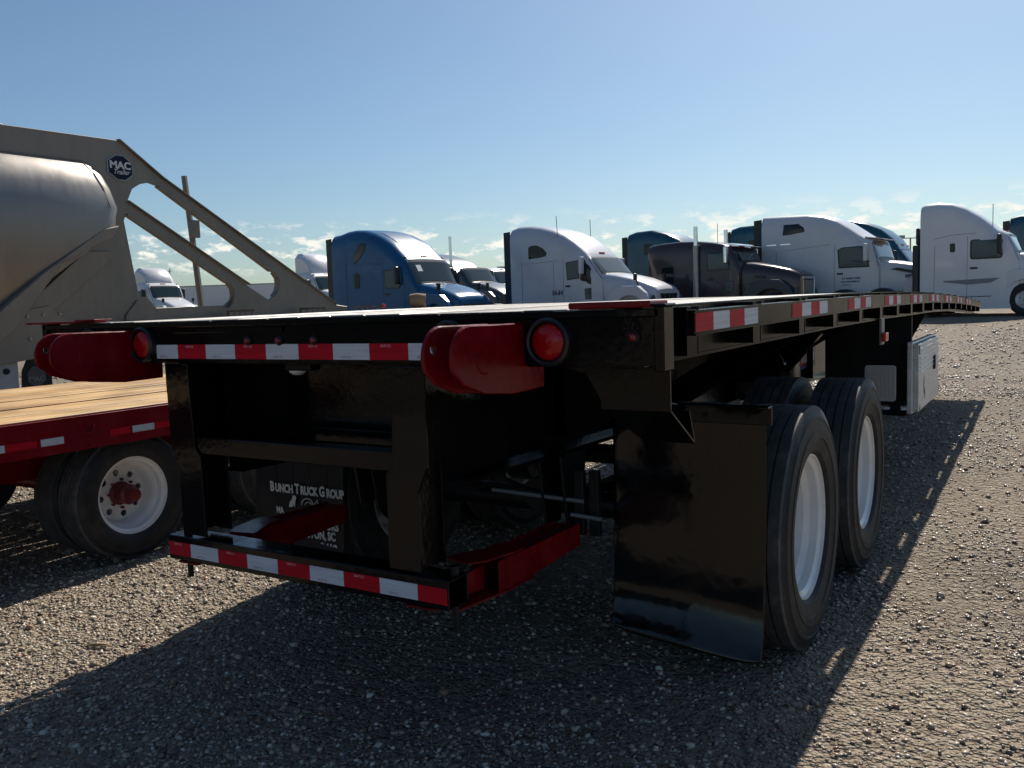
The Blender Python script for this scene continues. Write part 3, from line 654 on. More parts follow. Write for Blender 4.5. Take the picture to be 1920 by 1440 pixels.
# dark steel behind the box: hanger frame and landing gear skirt
bm = nb(); box(bm, .60, 1.2445, 5.30, 5.33, .60, 1.275); obj('box_hanger', bm, BLACKR, T, bev=.003)
bm = nb(); box(bm, .95, 1.2445, 5.34, 6.30, .56, .60); obj('box_hanger', bm, BLACKR, T, bev=.003)
bm = nb(); prism(bm, [(.20, .42), (.80, .42), (.84, 1.20), (.20, 1.20)], 'y', 8.20, 8.21); obj('landing_panel', bm, BLACKR, T)
bm = nb(); box(bm, .19, .215, 8.10, 8.19, .40, .86); obj('lit_leg_edge', bm, mat('grey_bracket', (.28, .27, .26), .5), T)  # sunlit edge of the landing leg, its light put into the grey colour
# toolbox
bm = nb(); box(bm, 1.245, 1.285, 5.05, 6.35, .535, 1.075); tb = obj('toolbox', bm, ALUL, T, bev=.008, seg=2); tb['label'] = 'dented white metal toolbox hung under the side of the deck'
bm = nb(); box(bm, 1.2855, 1.325, 5.07, 6.33, .55, 1.06); dr = obj('door', bm, ALUL, tb, bev=.006, seg=2)
for k in range(6):
    bm = nb(); tube(bm, [(1.3262, 5.12, 1.02-.034*k), (1.3262, 6.28, 1.02-.034*k)], .006, 6); obj('door_rib', bm, ALUL, tb)
bm = nb(); box(bm, 1.3252, 1.340, 5.95, 6.02, .80, .92); obj('latch', bm, BLACKR, tb, bev=.004)
for a, b, c in ((5.35, .66, .80), (5.40, .62, .70), (5.12, .545, .60)):
    bm = nb(); prism(bm, [(a, b), (a+.03, b+.02), (a+.035, c-.03), (a+.015, c), (a-.005, (b+c)/2)], 'x', 1.3252, 1.3266); obj('dent_scrape', bm, mat('scrape', (.05, .045, .045), .6), tb)
bm = nb(); box(bm, 1.286, 1.327, 5.075, 5.11, .98, 1.05); obj('hinge', bm, BLACKR, tb)
# pale square guard behind the tyre
bm = nb(); prism(bm, [(cx_+.02*math.cos(R(a_+k_)), cy_+.02*math.sin(R(a_+k_))) for cx_, cy_, a_ in ((1.228, .924, 0), (1.065, .924, 90), (1.065, .712, 180), (1.228, .712, 270)) for k_ in (0, 30, 60, 90)], 'y', 4.50, 4.512); o = obj('pale_guard_plate', bm, mat('pale_plastic', (.42, .43, .42), .5, bump=(30, .4), var=.08), T, bev=.0)
for k in range(7):
    bm = nb(); box(bm, 1.068+.027*k, 1.071+.027*k, 4.4985, 4.4998, .72, .915); obj('rib', bm, mat('pale_plastic_shade', (.36, .37, .36), .6), o)

# ------------------------------------------------------------------ red equipment trailer, left
RT0 = Vector((-2.50, .2, 0))
Q = thing('equipment_trailer', 'low red equipment trailer with new pine deck boards, left of the black flatbed', 'trailer', RT0)
zt = .915; ylen0, ylen1 = -2.6, 4.3; W2 = 2.48
bm = nb(); box(bm, -.012, 0, ylen0, ylen1, .722, zt); box(bm, -.05, -.0125, ylen0, ylen1, zt-.012, zt-.001); box(bm, -.06, -.0125, ylen0, ylen1, .722, .732); obj('side_rail', bm, REDT, Q, bev=.0015)
bm = nb(); box(bm, -W2, -W2+.012, ylen0, ylen1, .722, zt-.001); obj('side_rail', bm, REDT, Q)
bm = nb(); box(bm, -.009, -.0125-.004, ylen0, ylen1, zt, zt+.004); obj('rail_lip', bm, REDT, Q)
npk = 13; pw = (W2-.11)/npk
for i in range(npk):
    a = -W2+.05 + i*pw; g = random.choice((.006, .009, .012, .020)); dz = random.uniform(-.006, .005)
    bm = nb(); box(bm, a+g/2, a+pw-g/2, ylen0+random.uniform(0, .01), ylen1-.01, zt-.036+dz, zt+.006+dz); obj('deck_plank', bm, NEWWOOD, Q, bev=.003)
for y in np.arange(ylen0+.3, ylen1, .6):
    bm = nb(); box(bm, -W2+.02, -.02, y, y+.05, .78, zt-.045); obj('crossmember', bm, REDT, Q)
for a, b, wht in ((-1.2, -1.02, 1), (-.64, -.46, 0), (-.455, -.30, 1), (-.06, .19-.0, 1), (.193, .36, 0), (.385-.0, .515, 1), (.80, .93, 0), (.945, 1.095, 1), (1.10, 1.25, 0), (1.6, 1.75, 0), (1.755, 1.9, 1), (2.6, 2.75, 0), (2.755, 2.9, 1)):
    bm = nb(); box(bm, .0002, .0014, a, b, .775, .815); obj('reflective_tape', bm, WTAPE if wht else RTAPE, Q)
bm = nb(); tube(bm, [(.006, .66+.04*math.cos(R(a)), .858+.045*math.sin(R(a))) for a in range(0, -181, -15)] , .005, 6); obj('tie_down_ring', bm, REDT, Q, smooth=True)
for y in (.965, 2.16):
    bm = nb(); tube(bm, [(-W2+.3, y, .385), (-.3, y, .385)], .05, 12); obj('axle', bm, REDT, Q, smooth=True)
    for s in (-1, 1):
        for xo in ((-.14, 1), (-.39, -1)):
            x = xo[0] if s > 0 else -W2 - xo[0]
            wheel(Q, SML, x, y, .385, s*xo[1], HUBR if xo[1] > 0 else None)
bm = nb(); box(bm, -1.9, -1.75, ylen0, ylen1, .50, .77); box(bm, -.75, -.60, ylen0, ylen1, .50, .77); obj('chassis_beam', bm, REDT, Q, bev=.003)
bm = nb(); box(bm, -.55, -.30, .05, .22, .40, .72); obj('spring_hanger', bm, REDT, Q, bev=.004)

# ------------------------------------------------------------------ aluminium bottom dump trailer
MX = -6.4
M = thing('bottom_dump_trailer', 'silver aluminium bottom-dump trailer with curved hopper and triangular front truss, far left', 'trailer', (MX, 3.6, 0))
dy = -3.6
def yz(L): return [(a+dy, b) for a, b in L]
# hopper: barrel shell
bm = nb(); H = []
prof = [(.9, .02), (1.2, .06), (1.5, .10), (1.8, .14), (2.1, .18), (2.35, .20), (2.6, .20), (2.8, .17), (2.95, .11), (3.07, .02), (3.16, -.10), (3.23, -.28), (3.275, -.50), (3.29, -1.0)]
def frontY(z):
    L = [(.9, 1.55), (1.28, 2.15), (1.40, 2.33), (1.90, 2.98), (2.36, 3.66), (2.44, 3.75), (2.6, 3.74), (2.8, 3.69), (2.95, 3.64), (3.07, 3.57), (3.16, 3.50), (3.23, 3.46), (3.29, 3.44)]
    for (a, u), (b, v) in zip(L, L[1:]):
        if z <= b: return u + (v-u)*(z-a)/(b-a)
    return L[-1][1]
rows = []
for z, x in prof:
    f = frontY(z); up = 1 if z > 2.4 else 0
    rows.append([bm.verts.new((x, yy+dy, z)) for yy in [-6 + (f-.12+6)*t for t in (0, .2, .4, .6, .75, .85, .93, 1)]] + [bm.verts.new((x-.012*up, f-.07+dy, z)), bm.verts.new((x-.04*up, f-.02+dy, z)), bm.verts.new((x-.085*up, f+dy, z))])
for A, B in zip(rows, rows[1:]):
    for k in range(len(A)-1): bm.faces.new((A[k], A[k+1], B[k+1], B[k]))
# front end plates slope back under the rim
back = [bm.verts.new((x-.10 if z > 2.5 else x-.30, frontY(z)+dy-.02 if z > 2.5 else frontY(z)+dy+.10, z)) for z, x in prof]
far = [bm.verts.new((-2.4, frontY(z)+dy-.05, z)) for z, x in prof]
for i in range(len(prof)-1):
    bm.faces.new((rows[i][-1], rows[i+1][-1], back[i+1], back[i])); bm.faces.new((back[i], back[i+1], far[i+1], far[i]))
hp = obj('hopper', bm, ALU, M, smooth=True)
bm = nb(); pts = [(x+.001, frontY(z)+dy-.12, z) for z, x in prof if z > 2.35 and z < 3.25]; tube(bm, pts, .004, 5); obj('hopper_seam', bm, ALUD, M, smooth=True)
bm = nb(); tube(bm, [(.012, -6+dy, 3.08), (.012, 3.40+dy, 3.08)], .005, 6); obj('hopper_seam', bm, ALUD, M, smooth=True)
bm = nb(); prism(bm, yz([(1.5, .80), (2.02, 1.0), (2.55, 1.40), (3.05, 2.02), (3.60, 2.28), (3.705, 2.42), (3.52, 2.38), (2.86, 1.93), (2.15, 1.36)]), 'x', -.9, .205); obj('hopper_flange', bm, ALUD, M, bev=.01)
bm = nb(); prism(bm, yz([(2.2, 1.05), (2.62, 1.38), (3.02, 1.56), (3.72, 2.10), (3.68, 2.16), (3.40, 2.15), (2.75, 1.62)]), 'x', .003, .05); obj('hopper_strut', bm, ALUD, M, bev=.004)
# truss plate: outline with two slots, traced as its own side profile
outer = yz([(-6, 3.40), (2.66, 3.345), (2.68, 3.335), (3.86, 3.35), (3.93, 3.34), (4.39, 3.01), (6.78, 1.70), (7.10, 1.53), (7.35, 1.50), (7.35, 1.40), (-6, 1.40), (-6, 1.55), (2.0, 1.60), (2.6, 2.0), (3.2, 2.7), (3.3, 2.9), (3.0, 3.0), (2.3, 3.05), (-6, 3.05)])
# opening 1 between upper and lower diagonals
slot1 = yz([(3.955, 2.70), (4.03, 2.85), (4.13, 2.91), (4.24, 2.935), (4.33, 2.915), (5.95, 1.985), (6.02, 1.92), (6.05, 1.83), (6.03, 1.74), (5.98, 1.67), (5.90, 1.615), (5.86, 1.63), (5.55, 1.80), (5.40, 1.885)])
# opening 2 under the lower diagonal
slot2 = yz([(3.90, 2.50), (3.935, 2.575), (5.23, 1.84), (5.30, 1.77), (5.31, 1.70), (5.28, 1.63), (5.18, 1.56), (4.10, 1.55), (4.03, 1.60)])
bm = nb(); holed(bm, outer, [slot1, slot2], 'x', -.03, 0); obj('truss_plate', bm, ALUD, M, bev=.004)
for L, t in ((((3.90, 3.36), (4.42, 3.01), (6.80, 1.715), (7.14, 1.535)), .05), (((3.96, 2.715), (5.42, 1.90), (5.58, 1.815)), .04), (((3.93, 2.565), (5.23, 1.835)), .03), (((4.35, 2.905), (5.95, 1.98)), .03)):
    bm = nb()
    for (a, b), (c_, d) in zip(L, L[1:]):
        n_ = Vector((-(d-b), c_-a)).normalized()*.006
        prism(bm, [(a+dy-n_.x, b-n_.y), (c_+dy-n_.x, d-n_.y), (c_+dy+n_.x, d+n_.y), (a+dy+n_.x, b+n_.y)], 'x', -.05, .03)
    obj('truss_flange', bm, ALUD, M)
for (a, b) in ((6.05, 1.83), (5.31, 1.70)):
    bm = nb(); pts = [(a+dy-.05*k*k*.25, b+.11-.055*k) for k in range(6)]
    pp = [(a+dy-.07, b+.13), (a+dy-.01, b+.06), (a+dy, b-.02), (a+dy-.03, b-.10), (a+dy-.10, b-.17)]
    prism(bm, pp + [(p_+.008, q_) for p_, q_ in pp[::-1]], 'x', -.05, .05); obj('truss_flange', bm, ALUD, M)
bm = nb(); prism(bm, yz([(3.82, 1.42), (4.28, 1.42), (4.28, 1.46), (4.12, 1.66), (4.06, 1.68), (3.98, 1.64), (3.83, 1.48)]), 'x', .002, .02); obj('gusset', bm, ALUD, M, bev=.003)
# frame rail below with deck edge and cross steps
bm = nb(); box(bm, -.02, .05, -6+dy, 7.55+dy, 1.22, 1.42); obj('frame_rail', bm, ALUD, M, bev=.004)
bm = nb(); box(bm, -1.92, -1.85, -6+dy, 7.55+dy, 1.22, 1.42); obj('frame_rail', bm, ALUD, M, bev=.004)
for y in (5.15, 6.35, 7.42):
    bm = nb(); box(bm, .06, .55, y+dy, y+dy+.04, 1.495-.02, 1.50)
    for k in range(5): box(bm, .08+.1*k, .10+.1*k, y+dy+.005, y+dy+.02, 1.36, 1.474)
    box(bm, .06, .55, y+dy, y+dy+.04, 1.33, 1.355); box(bm, .06, .075, y+dy, y+dy+.03, 1.30, 1.4745); obj('side_step', bm, ALUD, M)
bm = nb(); lathe(bm, [(0, .03), (.03, .03), (.035, .015)], (.56, 7.46+dy, 1.49), 'x', 12); obj('marker_lamp', bm, mat('amber_red_lens', (.5, .05, .03), .2), M, smooth=True)
bm = nb(); prism(bm, yz([(2.0, 1.0), (2.9, 1.1), (3.15, 1.42), (2.95, 1.60), (2.7, 1.56), (2.35, 1.3)]), 'x', .051, .07); gp = obj('gusset', bm, ALUD, M, bev=.003)
for a, b in ((2.72, 1.50), (2.88, 1.51), (3.05, 1.515), (2.73, 1.28), (2.9, 1.29), (3.05, 1.30)):
    bm = nb(); lathe(bm, [(0, .016), (.012, .014), (.016, .004)], (.0702, a+dy, b), 'x', 10); obj('bolt', bm, STEEL, M, smooth=True)
# landing leg, dark tyre fender and mud guard of the dump trailer
g0 = 0
bm = nb(); box(bm, -.15, .02, 2.36+dy, 2.62+dy, .1, 1.10); lg = obj('landing_leg', bm, mat('pale_leg_paint', (.32, .33, .34), .5, var=.2), M, bev=.006)
bm = nb(); lathe(bm, [(0, .03), (.015, .03), (.016, .001)], (.0205, 2.50+dy, .98), 'x', 14); obj('pin_hole', bm, BLACKR, lg)
bm = nb(); box(bm, -.2, .0, 2.06+dy, 2.34+dy, .1, 1.10); obj('leg_housing', bm, ALUD, M, bev=.004)
bm = nb(); box(bm, -.25, .06, 2.30+dy, 2.64+dy, 1.105, 1.14); obj('leg_cap', bm, BLACKR, M, bev=.003)
bm = nb(); prism(bm, yz([(2.66, .15), (3.02, .15), (3.02, 1.0), (2.93, 1.2), (2.80, 1.12), (2.72, .96)]), 'x', -.12, -.10); gd = obj('mud_guard', bm, BLACKR, M, bev=.004)
bm = nb(); prism(bm, [(2.86+dy+.10*math.cos(R(a)), .90+.11*math.sin(R(a))) for a in range(22, 382, 45)], 'x', -.0995, -.096); obj('badge', bm, mat('worn_badge', (.05, .055, .06), .5), gd)
text('lettering', 'MAC', .075, mat('worn_print', (.14, .14, .14), .6), gd, (-.0955, 2.86+dy, .875), (R(90), 0, R(90)), off=.002)
for y, z in ((-4.7, .5), (-3.5, .5)):
    wheel(M, BIG, -.2, y+dy, z, 1, HUBB); wheel(M, BIG, -2.0, y+dy, z, -1, HUBB)
# badge on the truss
by, bz_ = 3.895, 3.06
BR = mat('badge_frame', (.30, .31, .33), .35, .7)
def octo(ry, rz): return [(by+dy+a*ry, bz_+b*rz) for a, b in ((-.30, 1), (.32, 1), (1, .42), (1, -.5), (.38, -1), (-.28, -1), (-1, -.45), (-1, .5))]
bm = nb(); prism(bm, octo(.152, .137), 'x', .001, .010); bd = obj('badge', bm, BR, M, bev=.002)
bm = nb(); prism(bm, octo(.135, .120), 'x', .0102, .013); obj('badge_field', bm, mat('badge_navy', (.004, .006, .03), .5, spec=.2), bd)
bm = nb(); prism(bm, octo(.143, .128), 'x', .0101, .0115); obj('badge_line', bm, mat('badge_line', (.06, .06, .08), .4), bd)
BW = mat('badge_white', (.55, .58, .60), .4)
text('lettering', 'MAC', .105, BW, bd, (.0135, by+dy, bz_+.022), (R(90), 0, R(90)), off=.0042, sx=1.12)
text('lettering', 'Trailer', .072, BW, bd, (.0142, by+dy+.005, bz_-.048), (R(90), 0, R(90)), off=.0006, sx=.98, shear=.35)

# leaning pole behind the dump trailer, curved stack, tan roll
PG = mat('grey_galvanised_pole', (.20, .175, .14), .55, .3, var=.2)
bm = nb(); a = Vector((-9.8, 7.399, 3.685)); b = Vector((-9.8, 7.69, 0.08))
tube(bm, [b, a], [.055, .045], 6); box(bm, -9.78, -9.70, 7.40, 7.56, 2.70, 2.98); tag(obj('leaning_pole', bm, PG), 'tall thin grey pole leaning behind the silver truss', 'pole')

# ------------------------------------------------------------------ road tractors
GLASS = mat('dark_window_glass', (.006, .008, .010), .05, spec=.35)
GLASSG = mat('windshield_glass', (.016, .030, .027), .05, spec=.6, coat=.3)
GLASSL = mat('pale_seen_through_glass', (.075, .10, .10), .08, spec=.4)
PLASTIC = mat('black_plastic', (.012, .013, .015), .38)
SEAM = mat('panel_seam_shadow_gap', (.02, .02, .024), .8)
AMBER = mat('amber_clearance_lens', (.55, .10, .05), .2)
DISC = mat('wheel_disc_grey', (.45, .46, .46), .4, .3, var=.1)
def make_disc():
    bm = nb(); d = .29
    hol = [[(.19*math.cos(R(a))+.03*math.cos(R(t)), .19*math.sin(R(a))+.03*math.sin(R(t))) for t in range(0, 360, 45)] for a in range(18, 378, 72)]
    holed(bm, [(d*math.cos(R(t)), d*math.sin(R(t))) for t in range(0, 360, 10)], hol, 'x', .045, .055)
    lathe(bm, [(.06, d-.02), (.10, d+.002), (.108, d-.004), (.07, d-.03)], (0,0,0), 'x', 40, close=True)
    lathe(bm, [(.05, .10), (.06, .10), (.085, .08), (.10, .05), (.102, .001)], (0,0,0), 'x', 20)
    bmesh.ops.recalc_face_normals(bm, faces=bm.faces); me = bpy.data.meshes.new('rim'); bm.to_mesh(me); bm.free(); me.materials.append(DISC); me.shade_smooth(); me.set_sharp_from_angle(angle=R(35)); return me
DISCM = make_disc()
class Body:
    """side profile lofted over the width of the cab"""
    def __init__(s, secs, w=1.22): s.secs = secs; s.w = w     # secs: (x, ztop, rx, zbottom, w)
    def at(s, x):
        S = s.secs
        for A, B in zip(S, S[1:]):
            if x <= B[0]:
                t = (x-A[0])/(B[0]-A[0]) if B[0] > A[0] else 0
                return [A[i]+(B[i]-A[i])*t for i in range(5)]
        return list(S[-1])
    def shoulder(s, q): return q[1] - min(.55, .28*(q[1]-q[3])+.05)
    def section(s, q, n=7, e=2.5):
        x, zt, rx, zb, w = q; zs = s.shoulder(q); P = [(w, zb), (w, zb+(zs-zb)*.5), (w, zs)]
        for i in range(1, n+1):
            t = math.pi/2*i/n; P.append((w-rx+rx*math.cos(t)**(2/e), zs+(zt-zs)*math.sin(t)**(2/e)))
        P.append(((w-rx)*.5, zt+.018)); P.append((0, zt+.025))
        return [(x, -a, b) for a, b in P] + [(x, a, b) for a, b in P[-2::-1]]
    def surf(s, x, y):
        q = s.at(x); zt, rx, w = q[1], q[2], q[4]; zs = s.shoulder(q); a = abs(y)
        if a <= w-rx: return zt + .025 - .02*(a/(w-rx+1e-6))**2
        t = min(1, (a-(w-rx))/rx); return zs + (zt-zs)*(1-t**2.5)**(1/2.5)
    def mesh(s, m, parent, name='body'):
        bm = nb(); rows = []
        for q in s.secs: rows.append([bm.verts.new(p) for p in s.section(q)])
        for A, B in zip(rows, rows[1:]):
            for k in range(len(A)-1): bm.faces.new((A[k], B[k], B[k+1], A[k+1]))
            bm.faces.new((A[0], A[-1], B[-1], B[0]))
        bm.faces.new(rows[0]); bm.faces.new(rows[-1][::-1])
        return obj(name, bm, m, parent, smooth=True)
    def side(s, x, z):
        q = s.at(x); zs = s.shoulder(q); w, rx, zt = q[4], q[2], q[1]
        if z <= zs: return w
        t = min(.999, (z-zs)/(zt-zs)); return w-rx+rx*(1-t**2.5)**(1/2.5)
    def patch(s, x0, x1, y0, y1, off, m, parent, name, inset=0, nx=6, ny=12):
        bm = nb(); g = []
        for i in range(nx+1):
            x = x0+(x1-x0)*i/nx; row = []
            for j in range(ny+1):
                y = y0+(y1-y0)*j/ny; dx = .02
                n = Vector((-(s.surf(x+dx, y)-s.surf(x-dx, y))/(2*dx), -(s.surf(x, y+dx)-s.surf(x, y-dx))/(2*dx), 1)).normalized()
                row.append(bm.verts.new(Vector((x, y, s.surf(x, y))) + n*off))
            g.append(row)
        for A, B in zip(g, g[1:]):
            for k in range(len(A)-1): bm.faces.new((A[k], A[k+1], B[k+1], B[k]))
        return obj(name, bm, m, parent, smooth=True)
    def panel(s, poly, off, m, parent, name, both=True, th=.01):
        """poly (x, z) laid on the flank"""
        o = None
        for sg in ((-1, 1) if both else (-1,)):
            bm = nb(); cx = sum(p[0] for p in poly)/len(poly); czz = sum(p[1] for p in poly)/len(poly); rg = []
            for t in (1, .75, .5, .25):
                rg.append([bm.verts.new((cx+(x-cx)*t, sg*(s.side(cx+(x-cx)*t, czz+(z-czz)*t)+off), czz+(z-czz)*t)) for x, z in poly])
            I = [bm.verts.new((x, sg*(s.side(x, z)+off-th), z)) for x, z in poly]; c = bm.verts.new((cx, sg*(s.side(cx, czz)+off), czz)); n2 = len(poly)
            for A, Bq in [(I, rg[0])] + list(zip(rg, rg[1:])):
                for k in range(n2): bm.faces.new((A[k], A[(k+1) % n2], Bq[(k+1) % n2], Bq[k]))
            for k in range(n2): bm.faces.new((rg[-1][k], rg[-1][(k+1) % n2], c))
            o = obj(name, bm, m, parent)
        return o
    def line(s, pts, m, parent, r=.006, name='panel_seam'):
        for sg in (-1, 1):
            bm = nb(); tube(bm, [(x, sg*(s.side(x, z)+.001), z) for x, z in pts], r, 4); obj(name, bm, m, parent)
def rrect(x0, x1, z0, z1, r=.06, n=3, sl=0):
    P = []
    for cx, cy, a in ((x1-r, z1-r, 0), (x0+r, z1-r, 90), (x0+r, z0+r, 180), (x1-r, z0+r, 270)):
        for k in range(n+1): t = R(a+90*k/n); P.append((cx+r*math.cos(t) + sl*(cy-z0), cy+r*math.sin(t)))
    return P
def tractor(name, label, P0, head, paint, roof, hdr, cowl, hood, windows, seamz=None, door=None, rx=.34, visor=None, mirror='black', stacks=None, extender=True, group='tractor units parked in a row behind the flatbed', chrome=False, fender=None, lights=5, zb=.55, mirror_x=None, hoodmir=True, frame=True, skirt=None, sc=1.0, wheelx=None, top_rx=None, day=False):
    g = gz(P0[0], P0[1]); hd = R(head)
    root = thing(name, label, 'truck', (P0[0] - math.sin(hd)*1.22*sc, P0[1] + math.cos(hd)*1.22*sc, g), hd, group, sc)
    secs = []
    for x, z in roof: secs.append((x, z, top_rx if top_rx else rx, zb, 1.20 if x > .02 else 1.17))
    secs.append((hdr[0], hdr[1], rx, zb, 1.19)); secs.append((hdr[0]+.02, hdr[1]-.03, .26, zb, 1.18))
    secs.append((cowl[0], cowl[1], .30, zb, 1.12)); secs.append((cowl[0]+.03, cowl[1]-.12, .25, zb, 1.05))
    B = Body(secs); B.mesh(paint, root, 'cab_body')
    # hood
    hs = []
    for i, (x, z, w) in enumerate(hood): hs.append((x, z, min(.34, w*.5), max(.75, zb), w))
    Hd = Body(hs); Hd.mesh(paint, root, 'hood')
    # glass
    ws = B.patch(hdr[0]+.025, cowl[0]-.01, -1.09, 1.09, .008, PLASTIC, root, 'windshield_frame')
    B.patch(hdr[0]+.07, cowl[0]-.05, -1.02, 1.02, .014, GLASSG, root, 'windshield')
    if not day:
        pass
    for poly, kind in windows:
        B.panel(poly, .010, PLASTIC, root, 'window_frame')
        cx = sum(p[0] for p in poly)/len(poly); cc = sum(p[1] for p in poly)/len(poly)
        B.panel([(cx+(x-cx)*.90, cc+(z-cc)*.90) for x, z in poly], .016, kind, root, 'window')
    if seamz: B.line(seamz, SEAM, root)
    if door:
        B.line([(door[0], zb+.15), (door[0], door[2])], SEAM, root, .005); B.line([(door[1], zb+.15), (door[1], door[2]-.25)], SEAM, root, .005)
        B.panel(rrect(door[0]+.08, door[0]+.30, 1.50, 1.56, .02, 2), .016, PLASTIC, root, 'door_handle')
    # clearance lights on the roof front
    if lights:
        for y in ((-.95, -.12, 0, .12, .95) if lights == 5 else (-.12, 0, .12)):
            x = hdr[0]-.10; z = B.surf(x, y); bm = nb(); box(bm, x-.05, x+.03, y-.035, y+.035, z-.02, z+.045); obj('clearance_lamp', bm, AMBER, root, bev=.01)
    if visor:
        vx0, vx1, vz, vm = visor
        bm = nb(); prism(bm, [(vx0, vz), (vx1, vz-.10), (vx1, vz-.125), (vx0, vz-.04)], 'y', -1.0, 1.0); obj('sun_visor', bm, vm, root, bev=.004)
    mm_ = {'black': PLASTIC, 'chrome': CHROME, 'paint': paint}[mirror]; mxp = mirror_x or hdr[0]-.12
    for s in (-1, 1):
        bm = nb(); box(bm, mxp-.05, mxp+.08, s*1.38-.11, s*1.38+.11, cowl[1]+.02, cowl[1]+.62); o = obj('side_mirror', bm, mm_, root, bev=.045, seg=3)
        bm = nb(); tube(bm, [(mxp+.1, s*1.12, cowl[1]+.0), (mxp+.02, s*1.38, cowl[1]+.05)], .022, 6); tube(bm, [(mxp, s*1.15, cowl[1]+.62), (mxp, s*1.38, cowl[1]+.58)], .018, 6); obj('mirror_arm', bm, PLASTIC, o)
        if hoodmir:
            hx = hood[-2][0]-.35; hw = hood[-2][2]; hz = hood[-2][1]
            bm = nb(); tube(bm, [(hx, s*(hw-.12), hz-.22), (hx-.15, s*(hw+.10), hz+.02), (hx-.22, s*(hw+.16), hz+.26)], .026, 6); o = obj('hood_mirror', bm, PLASTIC, root, smooth=True)
            bm = nb(); box(bm, hx-.28, hx-.20, s*(hw+.17)-.09, s*(hw+.17)+.09, hz+.22, hz+.46); obj('mirror_head', bm, PLASTIC, o, bev=.035, seg=2)
    # grille and bumper
    fx, fz, fw = hood[-1]
    bm = nb(); prism(bm, [(-fw*.72, fz-.14), (fw*.72, fz-.14), (fw*.62, .85), (-fw*.62, .85)], 'x', fx, fx+.03); gr = obj('grille', bm, PLASTIC, root, bev=.01)
    gm = CHROME if chrome else PLASTIC
    for k in range(7):
        y = -fw*.54 + fw*1.08*k/6; bm = nb(); box(bm, fx+.031, fx+.045, y-.012, y+.012, .90, fz-.19); obj('grille_bar', bm, gm if k % 2 == 0 or chrome else STEEL, gr)
    if chrome:
        bm = nb(); prism(bm, [(-fw*.80, fz-.06), (fw*.80, fz-.06), (fw*.74, .80), (fw*.64, .80), (fw*.70, fz-.14), (-fw*.70, fz-.14), (-fw*.64, .80), (-fw*.74, .80)], 'x', fx-.06, fx+.05); obj('grille_surround', bm, CHROME, gr, bev=.008)
    bm = nb(); prism(bm, [(fx-.35, -1.18), (fx+.02, -1.12), (fx+.16, -.75), (fx+.16, .75), (fx+.02, 1.12), (fx-.35, 1.18)], 'z', .35, .78); obj('bumper', bm, paint if not chrome else CHROME, root, bev=.03, seg=2)
    # fenders with wheel arch
    wx = wheelx or fx-.85; fd = fender or paint
    for s in (-1, 1):
        bm = nb(); inner = arc(wx, .5, .62, 0, 180, 14); outerp = arc(wx, .5, .80, 185, -5, 12)
        poly = inner + [(wx-.85, .5), (wx-.95, 1.0), (wx-.75, 1.32), (wx-.3, 1.46), (wx+.3, 1.44), (wx+.62, 1.2), (fx-.05, .9), (fx-.05, .5)]
        bm = nb(); ya, yb = sorted((s*.80, s*1.19)); prism(bm, poly, 'y', ya, yb); obj('fender', bm, fd, root, bev=.035, seg=2)
        bm = nb(); lathe(bm, [(-.01, .05), (.0, .10), (.04, .13), (.06, .14)], (fx-.10, s*.98, .98), 'x', 12); obj('headlamp', bm, GLASSL, root)
        t = link('wheel', BIG[0], root, loc=(wx, s*1.03, .505)); t.rotation_euler = (0, 0, -math.pi/2 if s < 0 else math.pi/2)
        link('rim', DISCM, t)
    if skirt:
        for s in (-1, 1):
            ya, yb = sorted((s*1.10, s*1.185)); bm = nb(); prism(bm, [(.1, .24), (wx-.66, .24), (wx-.66, .6), (wx-.9, 1.0), (.1, 1.0)], 'y', ya, yb); obj('side_skirt', bm, paint, root, bev=.012)
            bm = nb(); box(bm, .5, wx-.95, min(s*1.1855, s*1.20), max(s*1.1855, s*1.20), .62, .65); obj('skirt_step', bm, PLASTIC, root)
    else:
        for s in (-1, 1):
            bm = nb(); tube(bm, [(.6, s*1.02, .62), (2.0, s*1.02, .62)], .26, 18); obj('fuel_tank', bm, CHROME if chrome else STEEL, root, smooth=True)
            bm = nb(); box(bm, 2.1, 3.0, min(s*.9, s*1.18), max(s*.9, s*1.18), .38, .62); obj('cab_step', bm, STEEL, root, bev=.01)
    if extender:
        for s in (-1, 1):
            ya, yb = sorted((s*1.13, s*1.155)); bm = nb(); prism(bm, [(-.30, .9), (-.003, .9), (-.003, roof[0][1]-.12), (-.30, roof[0][1]-.14)], 'y', ya, yb); obj('gap_fairing', bm, PLASTIC, root)
    if stacks:
        for s in stacks[0]:
            x, z1, r = stacks[1], stacks[2], .075
            bm = nb(); tube(bm, [(x, s*1.27, .75), (x, s*1.27, z1)], r, 14); ex = obj('exhaust_stack', bm, CHROME, root, smooth=True)
            bm = nb(); tube(bm, [(x, s*1.27, .9), (x, s*1.27, 2.75)], r+.028, 14); obj('heat_shield', bm, STEEL, ex, smooth=True)
    if frame:
        bm = nb(); box(bm, -3.0, 3.0, -.45, -.36, .62, .88); box(bm, -3.0, 3.0, .36, .45, .62, .88); obj('chassis_rails', bm, BLACKR, root)
        for x in (-1.2, -2.45):
            for s in (-1, 1):
                t = link('wheel', BIG[0], root, loc=(x, s*1.05, .505)); t.rotation_euler = (0, 0, -math.pi/2 if s < 0 else math.pi/2); link('rim', DISCM, t)
                t = link('wheel', BIG[0], root, loc=(x, s*.74, .505)); t.rotation_euler = (0, 0, math.pi/2)
    return root, B, Hd

